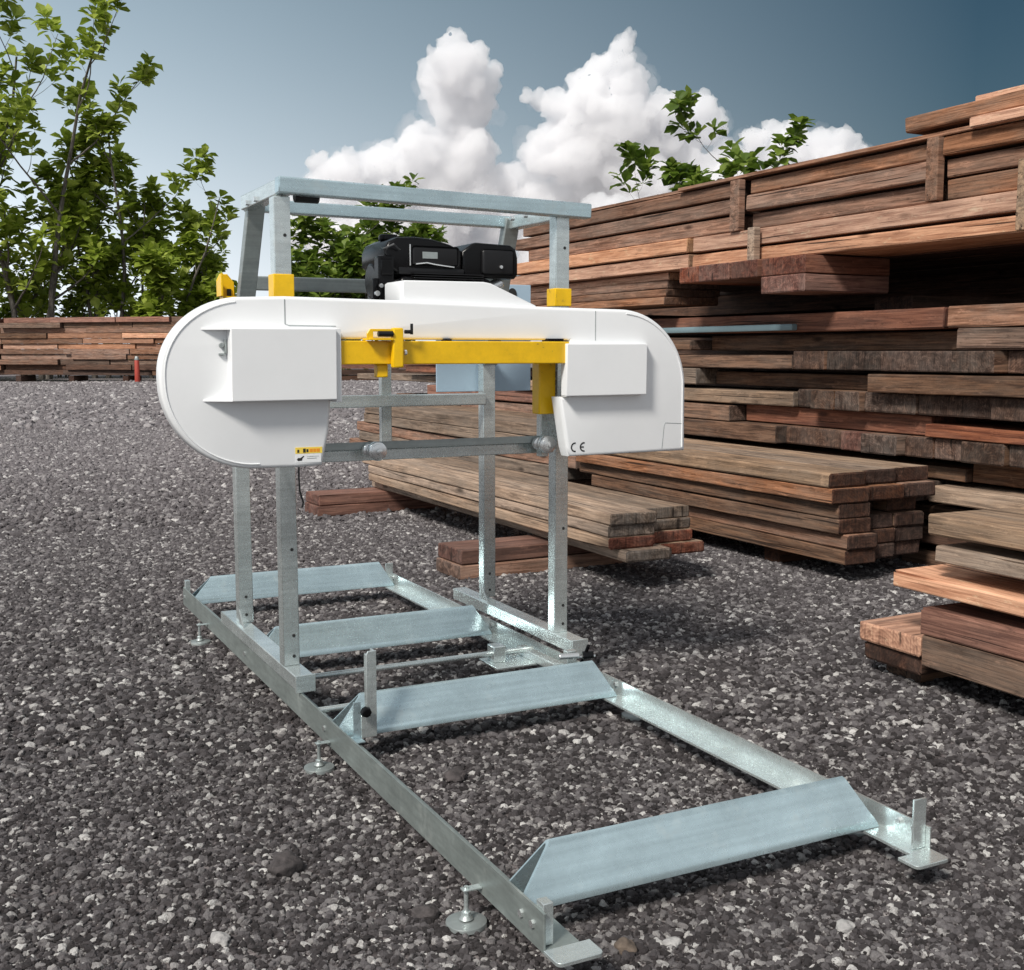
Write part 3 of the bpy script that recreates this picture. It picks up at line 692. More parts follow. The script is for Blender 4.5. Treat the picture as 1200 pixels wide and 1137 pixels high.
# machine deck behind the cover
mp(MB().box((1.08, 3.66, 1.335), (2.04, 4.10, 1.375), .004).box((1.02, 3.755, 1.34), (1.08, 3.80, 1.40), .003), 'engine_deck', M_galv_dark)

# --- engine
en = mp(MB().box((1.50, 3.64, 1.375), (1.84, 3.98, 1.50), .02, 3).box((1.47, 3.70, 1.36), (1.87, 3.94, 1.40), .008), 'engine', M_black, smooth=40)
# fuel tank: lofted rounded top
tk = MB().prism([(1.455, 1.540), (1.455, 1.585), (1.468, 1.612), (1.500, 1.628), (1.56, 1.632), (1.62, 1.628), (1.69, 1.612), (1.735, 1.592), (1.735, 1.500), (1.50, 1.500)], (0, .24, 0), (0, 3.66, 0), bev=.014, seg=4)
mp(tk, 'fuel_tank', M_black, en, 50)
mp(MB().cyl((1.52, 3.80, 1.628), (1.52, 3.80, 1.648), .035, .032, 24, .004), 'fuel_cap', M_black, en)
mp(MB().box((1.545, 3.652, 1.535), (1.72, 3.662, 1.602), .012, 3).box((1.50, 3.655, 1.505), (1.74, 3.665, 1.53), .005), 'shroud', M_blackm, en, 40)
mp(MB().box((1.5385, 3.650, 1.535), (1.5425, 3.656, 1.605), .001).tube([(1.56, 3.650, 1.541), (1.60, 3.648, 1.546), (1.63, 3.648, 1.541), (1.70, 3.650, 1.534)], .0025), 'trim', M_chrome, en)
mp(MB().prism([(1.735, 1.500), (1.735, 1.59), (1.775, 1.618), (1.79, 1.622), (1.92, 1.618), (1.942, 1.605), (1.950, 1.575), (1.950, 1.515), (1.938, 1.502)], (0, .22, 0), (0, 3.66, 0), bev=.012, seg=4), 'air_filter', M_black, en, 50)
mp(MB().box((1.805, 3.648, 1.512), (1.93, 3.664, 1.60), .012, 3), 'filter_lid', M_blackm, en, 40)
mp(MB().cyl((1.875, 3.648, 1.540), (1.875, 3.640, 1.540), .006, None, 12, .001), 'wing_nut', M_chrome, en)
mp(MB().cyl((1.50, 3.80, 1.49), (1.452, 3.80, 1.49), .070, .060, 32, .008), 'recoil_starter', M_black, en)
mp(MB().box((1.425, 3.64, 1.42), (1.480, 3.69, 1.565), .008, 2).box((1.408, 3.65, 1.42), (1.43, 3.68, 1.49), .004).box((1.43, 3.632, 1.50), (1.472, 3.642, 1.55), .004), 'control_box', M_black, en)
mp(MB().cyl((1.43, 3.638, 1.465), (1.43, 3.630, 1.465), .007, None, 12).cyl((1.418, 3.645, 1.44), (1.418, 3.635, 1.44), .009, None, 12).box((1.465, 3.63, 1.40), (1.49, 3.64, 1.44), .002).tube([(1.46, 3.63, 1.45), (1.475, 3.62, 1.47), (1.49, 3.63, 1.45), (1.47, 3.63, 1.42)], .004), 'linkage', M_chrome, en)
fins = MB()
for k in range(7): fins.box((1.545, 3.625, 1.462 + k * .0075), (1.80, 3.66, 1.465 + k * .0075))
mp(fins, 'cooling_fins', M_blackm, en)
mp(MB().tube([(1.46, 3.66, 1.56), (1.44, 3.63, 1.585), (1.47, 3.62, 1.60), (1.50, 3.645, 1.585)], .0035).tube([(1.76, 3.65, 1.50), (1.79, 3.63, 1.47), (1.84, 3.63, 1.455), (1.87, 3.65, 1.47)], .004), 'lead', M_hose, en)
mp(MB().box((1.585, 3.6505, 1.56), (1.64, 3.6525, 1.582), .001), 'plate', M_galv_dark, en)
mp(MB().cyl((1.86, 3.70, 1.47), (1.90, 3.70, 1.49), .022, None, 20, .003).tube([(1.84, 3.68, 1.48), (1.875, 3.66, 1.46), (1.91, 3.66, 1.44)], .006), 'carburettor', M_chrome, en)

en.location.x += en_dx
# ------------------------------------------------------------------ ground
def ground_mat():
    m, nt, b = newmat('gravel_ground'); n = N(nt)
    tc = n('TexCoord'); v = tc.outputs['Object']
    
    v1 = n('TexVoronoi', {'Vector': v, 'Scale': 30.0, 'Randomness': 1.0}, feature='F1')
    v2 = n('TexVoronoi', {'Vector': v, 'Scale': 62.0}, feature='F1')
    s1 = n('SeparateColor', {'Color': v1.outputs['Color']}); s2 = n('SeparateColor', {'Color': v2.outputs['Color']})
    f = n.math('MULTIPLY_ADD', s1.outputs[0], .6, n.math('MULTIPLY', s2.outputs[0], .4))
    c = n.ramp(f, [(.0, (.035, .030, .030)), (.4, (.085, .073, .073)), (.7, (.15, .132, .132)), (.88, (.27, .245, .24)), (1.0, (.42, .40, .385))])
    big = n('TexNoise', {'Vector': v, 'Scale': .9, 'Detail': 6.0, 'Roughness': .65})
    c = n.mix(n.ramp(big.outputs[0], [(.35, .45), (.65, 0)]), c, n.mix(.5, c, (.03, .025, .025)))
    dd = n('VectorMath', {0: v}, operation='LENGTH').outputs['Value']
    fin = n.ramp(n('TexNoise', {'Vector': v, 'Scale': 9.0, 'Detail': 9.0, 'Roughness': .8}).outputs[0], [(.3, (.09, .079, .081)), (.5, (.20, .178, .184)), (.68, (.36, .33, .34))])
    c = n.mix(n.math('MULTIPLY', n.math('SUBTRACT', dd, 7.0), .16, clamp=True), c, n.mix(.8, c, fin))  # far ground lightened in the colour, standing in for grazing light
    n.link(c, b.inputs['Base Color']); b.inputs['Roughness'].default_value = .9; b.inputs['Specular IOR Level'].default_value = .2
    h = n.math('MULTIPLY_ADD', v1.outputs['Distance'], -.7, n.math('MULTIPLY', v2.outputs['Distance'], -.3))
    h2 = n.math('ADD', h, n.math('MULTIPLY', f, .4))
    bp = n('Bump', {'Height': h2, 'Strength': .9, 'Distance': .02}); n.link(bp.outputs[0], b.inputs['Normal'])
    return m
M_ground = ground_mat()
g = MB(); S = 2500
bmesh.ops.create_grid(g.bm, x_segments=2, y_segments=2, size=S)
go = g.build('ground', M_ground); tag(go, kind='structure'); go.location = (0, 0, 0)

def stone_mat():
    m, nt, b = newmat('gravel_stone'); n = N(nt)
    oi = n('ObjectInfo'); tc = n('TexCoord')
    c = n.ramp(oi.outputs['Random'], [(0, (.022, .019, .020)), (.28, (.055, .048, .050)), (.50, (.110, .099, .103)), (.70, (.175, .161, .166)), (.84, (.28, .263, .262)), (.93, (.46, .44, .43)), (1, (.88, .86, .83))])
    ns = n('TexNoise', {'Vector': tc.outputs['Object'], 'Scale': 3.5, 'Detail': 5.0, 'Roughness': .7})
    c2 = n.mix(n.ramp(ns.outputs[0], [(.35, .7), (.65, 0)]), c, n.mix(.6, c, (.03, .025, .024)))
    geo = n('NewGeometry')
    big = n('TexNoise', {'Vector': geo.outputs['Position'], 'Scale': 1.9, 'Detail': 5.0, 'Roughness': .6})
    c3 = n.mix(n.ramp(big.outputs[0], [(.38, .45), (.62, 0)]), c2, n.mix(.6, c2, (.03, .024, .024)))
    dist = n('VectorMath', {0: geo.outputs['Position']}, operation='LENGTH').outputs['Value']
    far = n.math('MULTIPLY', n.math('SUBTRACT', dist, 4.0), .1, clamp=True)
    c3 = n.mix(n.math('MULTIPLY', far, .8), c3, n.mix(.5, c, (.40, .365, .378)))  # stones paled with distance, grazing brightness mixed into their colour
    n.link(c3, b.inputs['Base Color']); b.inputs['Roughness'].default_value = .75
    b.inputs['Specular IOR Level'].default_value = .35
    bp = n('Bump', {'Height': ns.outputs[0], 'Strength': .5, 'Distance': .3}); n.link(bp.outputs[0], b.inputs['Normal'])
    return m
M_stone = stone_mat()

def gravel(name, poly, density, size, seed, label):
    mb = MB(); vs = [mb.bm.verts.new((x, y, 0)) for x, y in poly]; mb.bm.faces.new(vs)
    if mb.bm.faces[:][0].normal.z < 0: pass
    o = mb.build(name, M_stone)
    ng = bpy.data.node_groups.new(name, 'GeometryNodeTree')
    ng.interface.new_socket('Geometry', in_out='INPUT', socket_type='NodeSocketGeometry')
    ng.interface.new_socket('Geometry', in_out='OUTPUT', socket_type='NodeSocketGeometry')
    nd = ng.nodes; lk = ng.links.new
    gi = nd.new('NodeGroupInput'); gout = nd.new('NodeGroupOutput')
    dp = nd.new('GeometryNodeDistributePointsOnFaces'); dp.inputs['Density'].default_value = density; dp.inputs['Seed'].default_value = seed
    lk(gi.outputs[0], dp.inputs['Mesh'])
    # rocks
    g2i = nd.new('GeometryNodeGeometryToInstance')
    for k in range(8):
        ico = nd.new('GeometryNodeMeshIcoSphere'); ico.inputs['Radius'].default_value = 1.0; ico.inputs['Subdivisions'].default_value = 2 if k % 2 else 1
        if k % 2 == 0: ico.inputs['Subdivisions'].default_value = 2
        sp = nd.new('GeometryNodeSetPosition')
        pos = nd.new('GeometryNodeInputPosition')
        add = nd.new('ShaderNodeVectorMath'); add.operation = 'ADD'; add.inputs[1].default_value = (k * 3.7, k * 1.9, k * 5.1); lk(pos.outputs[0], add.inputs[0])
        vz = nd.new('ShaderNodeTexVoronoi'); vz.inputs['Scale'].default_value = .95; lk(add.outputs[0], vz.inputs['Vector'])
        cc = nd.new('ShaderNodeVectorMath'); cc.operation = 'SUBTRACT'; cc.inputs[1].default_value = (.5, .5, .5); lk(vz.outputs['Color'], cc.inputs[0])
        scn = nd.new('ShaderNodeVectorMath'); scn.operation = 'SCALE'; scn.inputs['Scale'].default_value = .55; lk(cc.outputs[0], scn.inputs[0])
        lk(ico.outputs[0], sp.inputs['Geometry']); lk(scn.outputs[0], sp.inputs['Offset'])
        tf_ = nd.new('GeometryNodeTransform'); rg = random.Random(k + seed)
        tf_.inputs['Scale'].default_value = (1, rg.uniform(.6, .9), rg.uniform(.45, .75)); lk(sp.outputs[0], tf_.inputs['Geometry'])
        sm = nd.new('GeometryNodeSetMaterial'); sm.inputs['Material'].default_value = M_stone; lk(tf_.outputs[0], sm.inputs['Geometry'])
        lk(sm.outputs[0], g2i.inputs[0])
    io = nd.new('GeometryNodeInstanceOnPoints'); lk(dp.outputs['Points'], io.inputs['Points']); lk(g2i.outputs[0], io.inputs['Instance'])
    io.inputs['Pick Instance'].default_value = True
    rv = nd.new('FunctionNodeRandomValue'); rv.data_type = 'FLOAT_VECTOR'
    rv.inputs[0].default_value = (-.5, -.5, 0); rv.inputs[1].default_value = (.5, .5, 6.283)
    lk(rv.outputs[0], io.inputs['Rotation'])
    rs = nd.new('FunctionNodeRandomValue'); rs.data_type = 'FLOAT'; rs.inputs[2].default_value = 0; rs.inputs[3].default_value = 1; rs.inputs['Seed'].default_value = 3
    pw = nd.new('ShaderNodeMath'); pw.operation = 'POWER'; pw.inputs[1].default_value = 3.5; lk(rs.outputs[1], pw.inputs[0])
    ma = nd.new('ShaderNodeMath'); ma.operation = 'MULTIPLY_ADD'; ma.inputs[1].default_value = size * 1.9; ma.inputs[2].default_value = size * .38; lk(pw.outputs[0], ma.inputs[0])
    lk(ma.outputs[0], io.inputs['Scale'])
    sp2 = nd.new('GeometryNodeSetPosition'); rz_ = nd.new('FunctionNodeRandomValue'); rz_.data_type = 'FLOAT_VECTOR'; rz_.inputs['Seed'].default_value = 9
    rz_.inputs[0].default_value = (0, 0, -size * .2); rz_.inputs[1].default_value = (0, 0, size * .45); lk(rz_.outputs[0], sp2.inputs['Offset'])
    lk(io.outputs[0], sp2.inputs['Geometry'])
    lk(sp2.outputs[0], gout.inputs[0])
    md = o.modifiers.new('scatter', 'NODES'); md.node_group = ng
    tag(o, label, 'gravel', kind='stuff')
    return o
def wedge(r0, r1, a0=-2.5, a1=56, n=8):
    return [(r0 * math.sin(R(a0 + (a1 - a0) * k / n)), r0 * math.cos(R(a0 + (a1 - a0) * k / n))) for k in range(n + 1)] + \
           [(r1 * math.sin(R(a1 - (a1 - a0) * k / n)), r1 * math.cos(R(a1 - (a1 - a0) * k / n))) for k in range(n + 1)]
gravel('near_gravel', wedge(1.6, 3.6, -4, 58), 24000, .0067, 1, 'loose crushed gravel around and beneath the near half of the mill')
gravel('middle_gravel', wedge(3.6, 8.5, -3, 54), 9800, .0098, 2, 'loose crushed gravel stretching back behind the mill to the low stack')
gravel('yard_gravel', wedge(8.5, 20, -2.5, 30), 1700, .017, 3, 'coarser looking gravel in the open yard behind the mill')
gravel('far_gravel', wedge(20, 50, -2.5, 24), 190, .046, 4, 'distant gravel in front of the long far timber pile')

def lump(name, x, y, r, mcol, label, seed):
    bm = bmesh.new(); bmesh.ops.create_icosphere(bm, subdivisions=4, radius=1)
    so = Vector((seed * 3.1, seed, 0))
    for v in bm.verts:
        c = noise.voronoi(v.co * .95 + so)[1][0]
        k = 1 + .35 * noise.noise(v.co * 1.1 + so) + .12 * noise.noise(v.co * 3 + so)
        v.co = v.co * k + noise.cell_vector(v.co * 1.1 + so) * .05
        v.co.x *= r; v.co.y *= r * .8; v.co.z *= r * .6
    m = MB(); m.merge(bm); o = m.build(name, mcol, smooth=35)
    o.location = (x, y, r * .3); o.rotation_euler = (0, 0, seed)
    tag(o, label, 'stone', 'larger stones lying in the gravel')
def rockmat(name, a, b2):
    m, nt, b = newmat(name); n = N(nt); tc = n('TexCoord')
    ns = n('TexNoise', {'Vector': tc.outputs['Object'], 'Scale': 30.0, 'Detail': 8.0, 'Roughness': .7})
    n.link(n.ramp(ns.outputs[0], [(.35, a), (.7, b2)]), b.inputs['Base Color']); b.inputs['Roughness'].default_value = .85
    bp = n('Bump', {'Height': ns.outputs[0], 'Strength': .7, 'Distance': .01}); n.link(bp.outputs[0], b.inputs['Normal']); return m
rk_d = rockmat('dark_rock', (.03, .026, .026), (.10, .085, .085)); rk_l = rockmat('pale_rock', (.25, .24, .24), (.48, .47, .45)); rk_b = rockmat('brown_rock', (.06, .045, .035), (.17, .13, .10))
STONES = [(.715, 2.63, .047, rk_d, 'large dark stone lying left of the middle of the left rail'), (.50, 2.36, .024, rk_l, 'pale rounded stone left of the near screw foot'),
          (.93, 2.27, .03, rk_d, 'dark stone close to the left of the near screw foot'), (1.33, 3.0, .04, rk_d, 'dark stone inside the frame in front of the third bunk'),
          (1.25, 1.95, .026, rk_b, 'brown stone just right of the near left rail end'), (1.35, 1.92, .02, rk_l, 'small pale stone right of the near left end plate'),
          (1.72, 1.80, .024, rk_l, 'pale stone on the gravel before the right rail end')]
for i, (x, y, r, mt, lb) in enumerate(STONES): lump('stone', x, y, r, mt, lb, i + 1)

# ------------------------------------------------------------------ trees
def leaf_mat(name, a, b2, c2):
    m, nt, b = newmat(name); n = N(nt); geo = n('NewGeometry'); tc = n('TexCoord')
    c = n.ramp(geo.outputs['Random Per Island'], [(0, a), (.55, b2), (1, c2)])
    n.link(c, b.inputs['Base Color']); b.inputs['Roughness'].default_value = .5; b.inputs['Specular IOR Level'].default_value = .4
    tr_ = n('BsdfTranslucent', {'Color': c}); mx = n('MixShader', {0: .5})
    out = nt.nodes['Material Output']; n.link(b.outputs[0], mx.inputs[1]); n.link(tr_.outputs[0], mx.inputs[2]); n.link(mx.outputs[0], out.inputs['Surface'])
    return m
M_leaf = leaf_mat('leaf_green', (.14, .20, .022), (.30, .39, .045), (.52, .60, .13))
M_leaf2 = leaf_mat('leaf_dark_green', (.065, .115, .014), (.14, .22, .028), (.28, .36, .065))
def bark_mat():
    m, nt, b = newmat('bark'); n = N(nt); tc = n('TexCoord')
    ns = n('TexNoise', {'Vector': n('Mapping', {'Vector': tc.outputs['Object'], 'Scale': (6, 6, 1.5)}).outputs[0], 'Scale': 3.0, 'Detail': 6.0})
    n.link(n.ramp(ns.outputs[0], [(.35, (.07, .06, .05)), (.7, (.20, .18, .16))]), b.inputs['Base Color']); b.inputs['Roughness'].default_value = .9
    return m
M_bark = bark_mat()
def add_leaf(bm, p, d, L, rg):
    d = d.normalized(); side = d.cross(Vector((rg.uniform(-.5, .5), rg.uniform(-.5, .5), 1))).normalized()
    upv = side.cross(d).normalized(); w = L * rg.uniform(.26, .36)
    base = p + d * L * .08
    mid = p + d * L * .72 - upv * L * .05; tip = p + d * L - upv * L * rg.uniform(.02, .22)
    q = p + d * L * .40
    vb = bm.verts.new(base); vq = bm.verts.new(q); vm = bm.verts.new(mid); vt = bm.verts.new(tip)
    for s in (1, -1):
        a = bm.verts.new(q + side * s * w * .75 + upv * w * .28); c = bm.verts.new(mid + side * s * w + upv * w * .28)
        for f in ((vb, a, vq), (vq, a, c, vm), (vm, c, vt)):
            fc = bm.faces.new(f if s > 0 else f[::-1])
def rosette(bm, p, d, L, rg, n=8):
    d = d.normalized(); u = d.orthogonal().normalized(); v = d.cross(u)
    a0 = rg.uniform(0, 6.28)
    for k in range(n):
        a = a0 + k * 2.4; el = rg.uniform(.1, 1.0)
        dd = (u * math.cos(a) + v * math.sin(a)) * math.cos(el) + d * math.sin(el)
        dd.z -= .15
        add_leaf(bm, p + dd * L * .05, dd, L * rg.uniform(.7, 1.15), rg)
def tree(name, loc, H, spread, stems, leafL, seed, label, group, mat=None, first=.25, dens=1.0, lean=0, cat='tree', tr_r=.0105, filler=0):
    rg = random.Random(seed); t = empty(name, loc); tag(t, label, cat, group)
    tk = MB(); lf = bmesh.new()
    def grow(p, d, L, r, depth, path0):
        n = 7; pts = [p.copy()]; rs = [r]; q = p.copy(); dd = d.normalized()
        for i in range(n):
            dd = (dd + Vector((rg.uniform(-.16, .16), rg.uniform(-.16, .16), .10 if depth else .04))).normalized()
            q = q + dd * L / n; pts.append(q.copy()); rs.append(max(r * (1 - .75 * (i + 1) / n), r * .12))
        tk.tube(pts, rs, 6 if depth < 2 else 4)
        if depth < 2:
            kids = int((5 if depth == 0 else 4) * dens)
            for k in range(kids):
                f = (first if depth == 0 else .25) + (1 - (first if depth == 0 else .25)) * (k + rg.random()) / kids
                i = min(n - 1, int(f * n)); a = rg.uniform(0, 6.28)
                out = Vector((math.cos(a), math.sin(a), rg.uniform(.35, 1.1)))
                grow(pts[i].lerp(pts[i + 1], f * n - i if f * n - i < 1 else .9), out, L * rg.uniform(.3, .5) * (1.15 - .5 * f) * spread, rs[i] * .5, depth + 1, None)
        # leaves
        start = 3 if depth else 5
        for i in range(start, n + 1):
            if depth == 0 and i < n - 1: continue
            if rg.random() < (.5 if i < n else 1):
                rosette(lf, pts[i], (dd + Vector((rg.uniform(-.5, .5), rg.uniform(-.5, .5), .2))), leafL * rg.uniform(.8, 1.2), rg, rg.randint(5, 9))
    for s in range(stems):
        a = 6.28 * s / stems + rg.uniform(-.5, .5); k = rg.uniform(.05, .28) * spread
        d = Vector((math.cos(a) * k + lean, math.sin(a) * k, 1))
        hs = H * (1 if s == 0 else rg.uniform(.6, .95))
        grow(Vector((math.cos(a) * .03 * H * (stems > 1), math.sin(a) * .03 * H * (stems > 1), -.02 * H)), d, hs / d.normalized().z * .93, H * tr_r * rg.uniform(.7, 1.1), 0, None)
    for k in range(filler):   # low leafy mass round the foot
        a = rg.uniform(0, 6.28); rr_ = H * .34 * spread * math.sqrt(rg.random()); z = H * rg.uniform(.05, .52)
        rosette(lf, Vector((math.cos(a) * rr_, math.sin(a) * rr_, z)), Vector((rg.uniform(-1, 1), rg.uniform(-1, 1), .6)), leafL * rg.uniform(.7, 1.05), rg, 7)
    tk.build('trunk', M_bark, t, smooth=60)
    me = bpy.data.meshes.new('crown'); lf.to_mesh(me); lf.free(); me.materials.append(mat or M_leaf)
    c = bpy.data.objects.new('crown', me); col.objects.link(c); c.parent = t
    return t
def pol(az, dist): return (dist * math.sin(R(az)), dist * math.cos(R(az)), 0)
GT = 'leafy trees behind the far timber pile'
tree('broadleaf_tree', pol(1.0, 58), 15.6, 1.0, 4, .62, 11, 'tall slender broadleaf tree cut by the left edge behind the far pile', GT, first=.2, dens=1.1, filler=35)
tree('broadleaf_tree', pol(4.6, 57), 15.9, .95, 4, .62, 12, 'tallest broadleaf tree with open crown behind the far pile', GT, first=.2, dens=1.0, filler=15)
tree('broadleaf_tree', pol(7.2, 58), 12.6, .85, 3, .60, 13, 'broadleaf tree with a thin bare lower stem right of the tallest', GT, first=.3, dens=1.0, filler=6)
tree('broadleaf_tree', pol(9.9, 57), 9.4, 1.0, 4, .60, 14, 'mid height broadleaf tree between the tallest trees and the saw head', GT, first=.15, dens=1.1, filler=20)
tree('broadleaf_tree', pol(12.6, 57), 7.0, .95, 3, .55, 15, 'low leafy tree partly hidden by rounded white cover of the mill', GT, first=.15, dens=1.0, filler=20)
for k, az in enumerate((-1.2, 2.6, 5.7, 8.4, 11.4)):
    tree('bush', pol(az, 60 + (k % 2)), 5.4 + (k % 3) * .8, 1.25, 4, .42, 30 + k, ['dense bush at far left edge behind the cut off pile', 'dense dark bush below the tallest tree at left', 'dense bush behind the middle of the long far pile',
         'dense bush behind the red marker post', 'dense bush nearest to the white saw cover'][k], 'dense bushes behind the far timber pile', M_leaf, first=.1, dens=.8, cat='bush', tr_r=.009, filler=10)
tree('broadleaf_tree', pol(18.2, 54), 7.2, 1.2, 6, .52, 21, 'leafy tree seen left of the black engine under the top frame', GT, M_leaf2, first=.2, dens=1.0, filler=15)
tree('broadleaf_tree', pol(20.9, 54), 7.3, 1.2, 6, .52, 22, 'leafy tree seen right above the black engine, below the top bars', GT, M_leaf2, first=.2, dens=1.15, filler=40)
tree('broadleaf_tree', pol(37.5, 17.0), 4.1, 1.0, 8, .21, 23, 'leafy tree top rising behind the tall back stack at right', 'trees behind the tall back stack', M_leaf2, first=.35, dens=1.2, tr_r=.009)
tree('broadleaf_tree', pol(40.2, 17.3), 3.75, 1.0, 5, .21, 24, 'small leafy tree top just right of taller one behind the back stack', 'trees behind the tall back stack', M_leaf2, first=.4, dens=1.1, tr_r=.009)

# ------------------------------------------------------------------ clouds
def cloud_mat():
    m, nt, b = newmat('cloud_white'); n = N(nt)
    nt.nodes.remove(b); v = n('VolumePrincipled', {'Color': (.995, .995, 1, 1), 'Density': .17, 'Anisotropy': .25})
    n.link(v.outputs[0], nt.nodes['Material Output'].inputs['Volume'])
    return m
M_cloud = cloud_mat()
def wisp_mat():
    m, nt, b = newmat('cloud_wisp'); n = N(nt)
    nt.nodes.remove(b); v = n('VolumePrincipled', {'Color': (.99, .99, 1, 1), 'Density': .014, 'Anisotropy': .3})
    n.link(v.outputs[0], nt.nodes['Material Output'].inputs['Volume'])
    return m
M_wisp = wisp_mat()
DC = 900.
def cloud(name, blobs, seed, label, dist=DC, voxel=1.3, mat=None, disp=None, depth=2):
    rg = random.Random(seed); bm = bmesh.new()
    unit = dist * math.tan(R(1))
    ico = bmesh.new(); bmesh.ops.create_icosphere(ico, subdivisions=2, radius=1)
    iv = [v.co.copy() for v in ico.verts]; ifc = [[v.index for v in f.verts] for f in ico.faces]; ico.free()
    def ball(c, r):
        vs = [bm.verts.new(c + v * r) for v in iv]
        for f in ifc: bm.faces.new([vs[i] for i in f])
    def spawn(c, r, depth):
        ball(c, r)
        if depth == 0: return
        for k in range(13 if depth == 2 else 7):
            d = Vector((rg.gauss(0, 1), rg.gauss(0, 1), rg.gauss(.25, 1))).normalized()
            spawn(c + d * r * rg.uniform(.75, 1.0), r * rg.uniform(.22, .50), depth - 1)
    for (az, el, r) in blobs:
        dd = dist + rg.uniform(-1.2, 1.2) * r * unit * .5
        c = Vector((math.sin(R(az)) * math.cos(R(el)), math.cos(R(az)) * math.cos(R(el)), math.sin(R(el)))) * dd
        spawn(c, r * unit * .88, depth)
    me = bpy.data.meshes.new(name); bm.to_mesh(me); bm.free(); me.materials.append(mat or M_cloud)
    o = bpy.data.objects.new(name, me); col.objects.link(o)
    rm = o.modifiers.new('remesh', 'REMESH'); rm.mode = 'VOXEL'; rm.voxel_size = voxel; rm.use_smooth_shade = True
    for sc_, st in disp or ((26, 10), (9, 7), (3.4, 4.0)):
        tx = bpy.data.textures.new('puff', 'CLOUDS'); tx.noise_scale = sc_; tx.noise_depth = 4; tx.noise_basis = 'ORIGINAL_PERLIN'
        dm = o.modifiers.new('puffs', 'DISPLACE'); dm.texture = tx; dm.strength = st; dm.mid_level = .5; dm.texture_coords = 'GLOBAL'
    tag(o, label, 'cloud', kind='structure')
    return o
T1 = [(24.2, 13.3, 1.45), (25.2, 12.7, 1.1), (23.0, 12.9, .9), (23.9, 11.9, 1.4), (25.0, 11.4, 1.1), (24.2, 10.4, 1.3), (22.4, 9.5, 1.3), (24.8, 9.3, 1.4), (20.4, 8.9, 1.1), (18.8, 8.5, 1.1), (17.6, 8.9, .6), (17.3, 7.9, .7),
      (21.2, 7.9, 1.6), (19.2, 7.2, 1.4), (23.4, 7.8, 1.8), (25.6, 7.6, 1.4), (17.2, 6.6, 1.0), (20.5, 6.0, 1.7), (23.5, 6.0, 1.8), (26.5, 6.3, 1.5), (18, 5.2, 1.3), (29, 6, 1.5), (16.3, 5.6, .9), (19.5, 4.2, 1.5), (22.5, 4.2, 1.6), (25.5, 4.4, 1.6), (28.5, 4.4, 1.6)]
T2 = [(36.9, 9.0, .9), (37.0, 7.9, 1.0), (32.2, 14.3, .62), (31.9, 13.6, .8), (31.0, 13.0, 1.0), (32.3, 12.3, 1.2), (30.6, 11.7, 1.3), (29.0, 11.6, .8), (28.1, 11.9, .5), (27.5, 12.1, .35), (29.8, 10.3, 1.5), (31.8, 10.4, 1.7), (34.0, 11.0, 1.2), (35.7, 11.3, .85), (36.3, 10.6, .8),
      (34.6, 9.6, 1.5), (28.3, 9.3, 1.2), (27.1, 8.3, .8), (30.2, 8.3, 1.7), (33, 8.2, 1.9), (35.5, 8.2, 1.4), (28, 7.3, 1.2), (31, 6.6, 1.6), (34, 6.4, 1.6), (31, 4.6, 1.6), (30, 9.3, 1.5), (32.6, 9.2, 1.6), (36.3, 7.4, 1.2)]
T3 = [(29.6, 5.9, 1.0), (30.8, 6.3, .9), (35.6, 6.2, .8), (31.6, 6.7, 1.0), (33.0, 6.7, 1.0), (34.4, 6.5, .8), (32.4, 5.6, 1.4)]
T4 = [(42.3, 9.7, .7), (39.2, 10.3, .6), (44.9, 7.6, .5), (38.3, 9.9, .7), (40.2, 9.7, .9), (41.4, 9.6, .85), (43.1, 8.9, .75), (44.3, 8.0, .5), (39.6, 8.6, 1.2), (41.8, 8.4, 1.2), (43.4, 7.6, .9), (37.8, 8.6, .9)]
cloud('cloud', T1, 1, 'tall white cumulus tower left of centre above the mill frame')
cloud('cloud', T2, 2, 'broad cumulus cloud with grey shaded side right of centre')
cloud('cloud', T3, 3, 'small white cloud low over the far end of the timber stack', dist=800)
cloud('cloud', T4, 4, 'white cumulus cloud above the timber stack at the right')

WSP = [(a, e, r * 1.22) for (a, e, r) in T1 + T2 + T4 if e < 12.6] + [(36.9, 8.8, 1.3), (37.2, 7.4, 1.6), (38.8, 7.2, 1.4), (15.6, 7.0, 1.1), (45.2, 7.2, 1.0)]
cloud('cloud_haze', WSP, 9, 'thin veil of torn cloud round the cumulus towers', mat=M_wisp, disp=((40, 26), (13, 14), (5, 6)), depth=1, voxel=2.2)
# ------------------------------------------------------------------ world
SUN_AZ, SUN_EL = -120, 44
w = bpy.data.worlds.new('World'); scene.world = w; w.use_nodes = True
nt = w.node_tree; n = N(nt); bg = nt.nodes['Background']
sky = n('TexSky', sky_type='NISHITA', sun_disc=False, sun_elevation=R(SUN_EL), sun_rotation=R(SUN_AZ), air_density=1.0, dust_density=1.0, ozone_density=1.5)
tc = n('TexCoord'); sx = n('SeparateXYZ', {0: tc.outputs['Generated']})
el = n.math('ARCSINE', sx.outputs['Z']); az = n.math('ARCTAN2', sx.outputs['X'], sx.outputs['Y'])
hs = n('HueSaturation', {'Color': sky.outputs[0], 'Saturation': 1.4, 'Value': .018, 'Hue': .482})
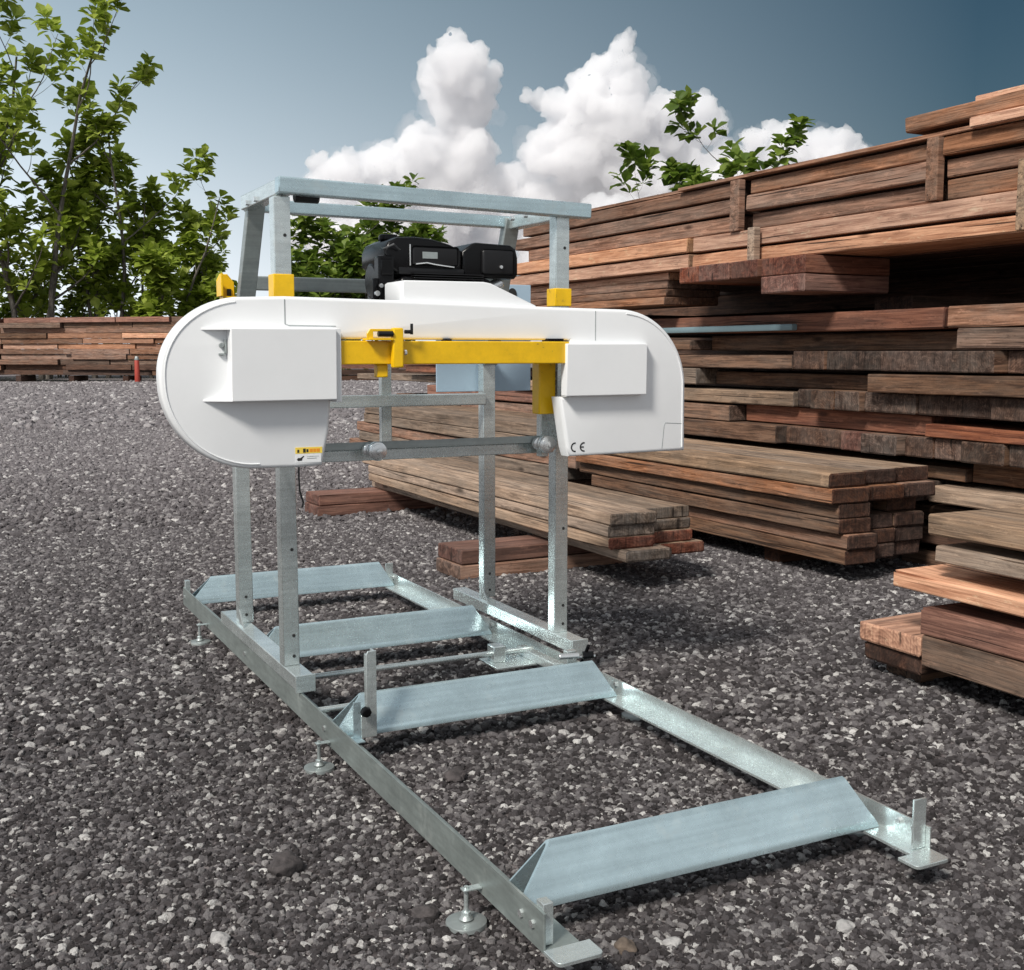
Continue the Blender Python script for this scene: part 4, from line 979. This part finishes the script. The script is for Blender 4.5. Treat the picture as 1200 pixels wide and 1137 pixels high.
# thin bright haze: strongest at the horizon and towards the sun's side
hz = n.math('POWER', n.math('SUBTRACT', 1.0, n.math('MULTIPLY', n.math('ABSOLUTE', el), 1 / R(30)), clamp=True), 2.2)
side = n.math('SUBTRACT', 1.0, n.math('MULTIPLY', n.math('ADD', az, R(0)), 1 / R(48)), clamp=True)
side2 = n.math('POWER', side, 1.0)
veil = n.math('MULTIPLY', n.math('MULTIPLY_ADD', hz, .9, .42), n.math('MULTIPLY_ADD', side2, 1.0, .06), clamp=True)
c = n.mix(veil, hs.outputs[0], n.mix(n.math('MULTIPLY', hz, 1.3, clamp=True), (.45, .61, .73), (.80, .87, .93)))
# unseen broken cloud added over the rest of the sky as soft white fill
cn = n('TexNoise', {'Vector': tc.outputs['Generated'], 'Scale': 2.2, 'Detail': 9.0, 'Roughness': .55})
away = n.math('SUBTRACT', n.math('MULTIPLY', n.math('ABSOLUTE', n.math('SUBTRACT', az, R(26))), 1 / R(25)), 1.6, clamp=True)
high = n.math('MULTIPLY', n.math('SUBTRACT', el, R(24)), 1 / R(12), clamp=True)
area = n.math('MAXIMUM', away, high)
cm = n.math('MULTIPLY', n.ramp(cn.outputs[0], [(.38, 0), (.56, 1)]), area)
c = n.mix(cm, c, n.mix(n.ramp(cn.outputs[0], [(.5, 0), (.75, 1)]), (.58, .60, .62), (.28, .30, .33)))
n.link(c, bg.inputs['Color']); bg.inputs['Strength'].default_value = 1.0

sd = bpy.data.lights.new('sun', 'SUN'); sd.energy = 3.5; sd.angle = R(12); sd.color = (1, .95, .88)
so_ = bpy.data.objects.new('sun', sd); col.objects.link(so_)
v = Vector((math.sin(R(SUN_AZ)) * math.cos(R(SUN_EL)), math.cos(R(SUN_AZ)) * math.cos(R(SUN_EL)), math.sin(R(SUN_EL))))
so_.rotation_euler = v.to_track_quat('Z', 'Y').to_euler(); so_.location = (-5, 0, 8)

vs = scene.view_settings; vs.view_transform = 'Standard'; vs.look = 'None'; vs.gamma = 1; vs.exposure = .24
scene.cycles.max_bounces = 20; scene.cycles.volume_bounces = 16; scene.cycles.diffuse_bounces = 4; scene.cycles.glossy_bounces = 4
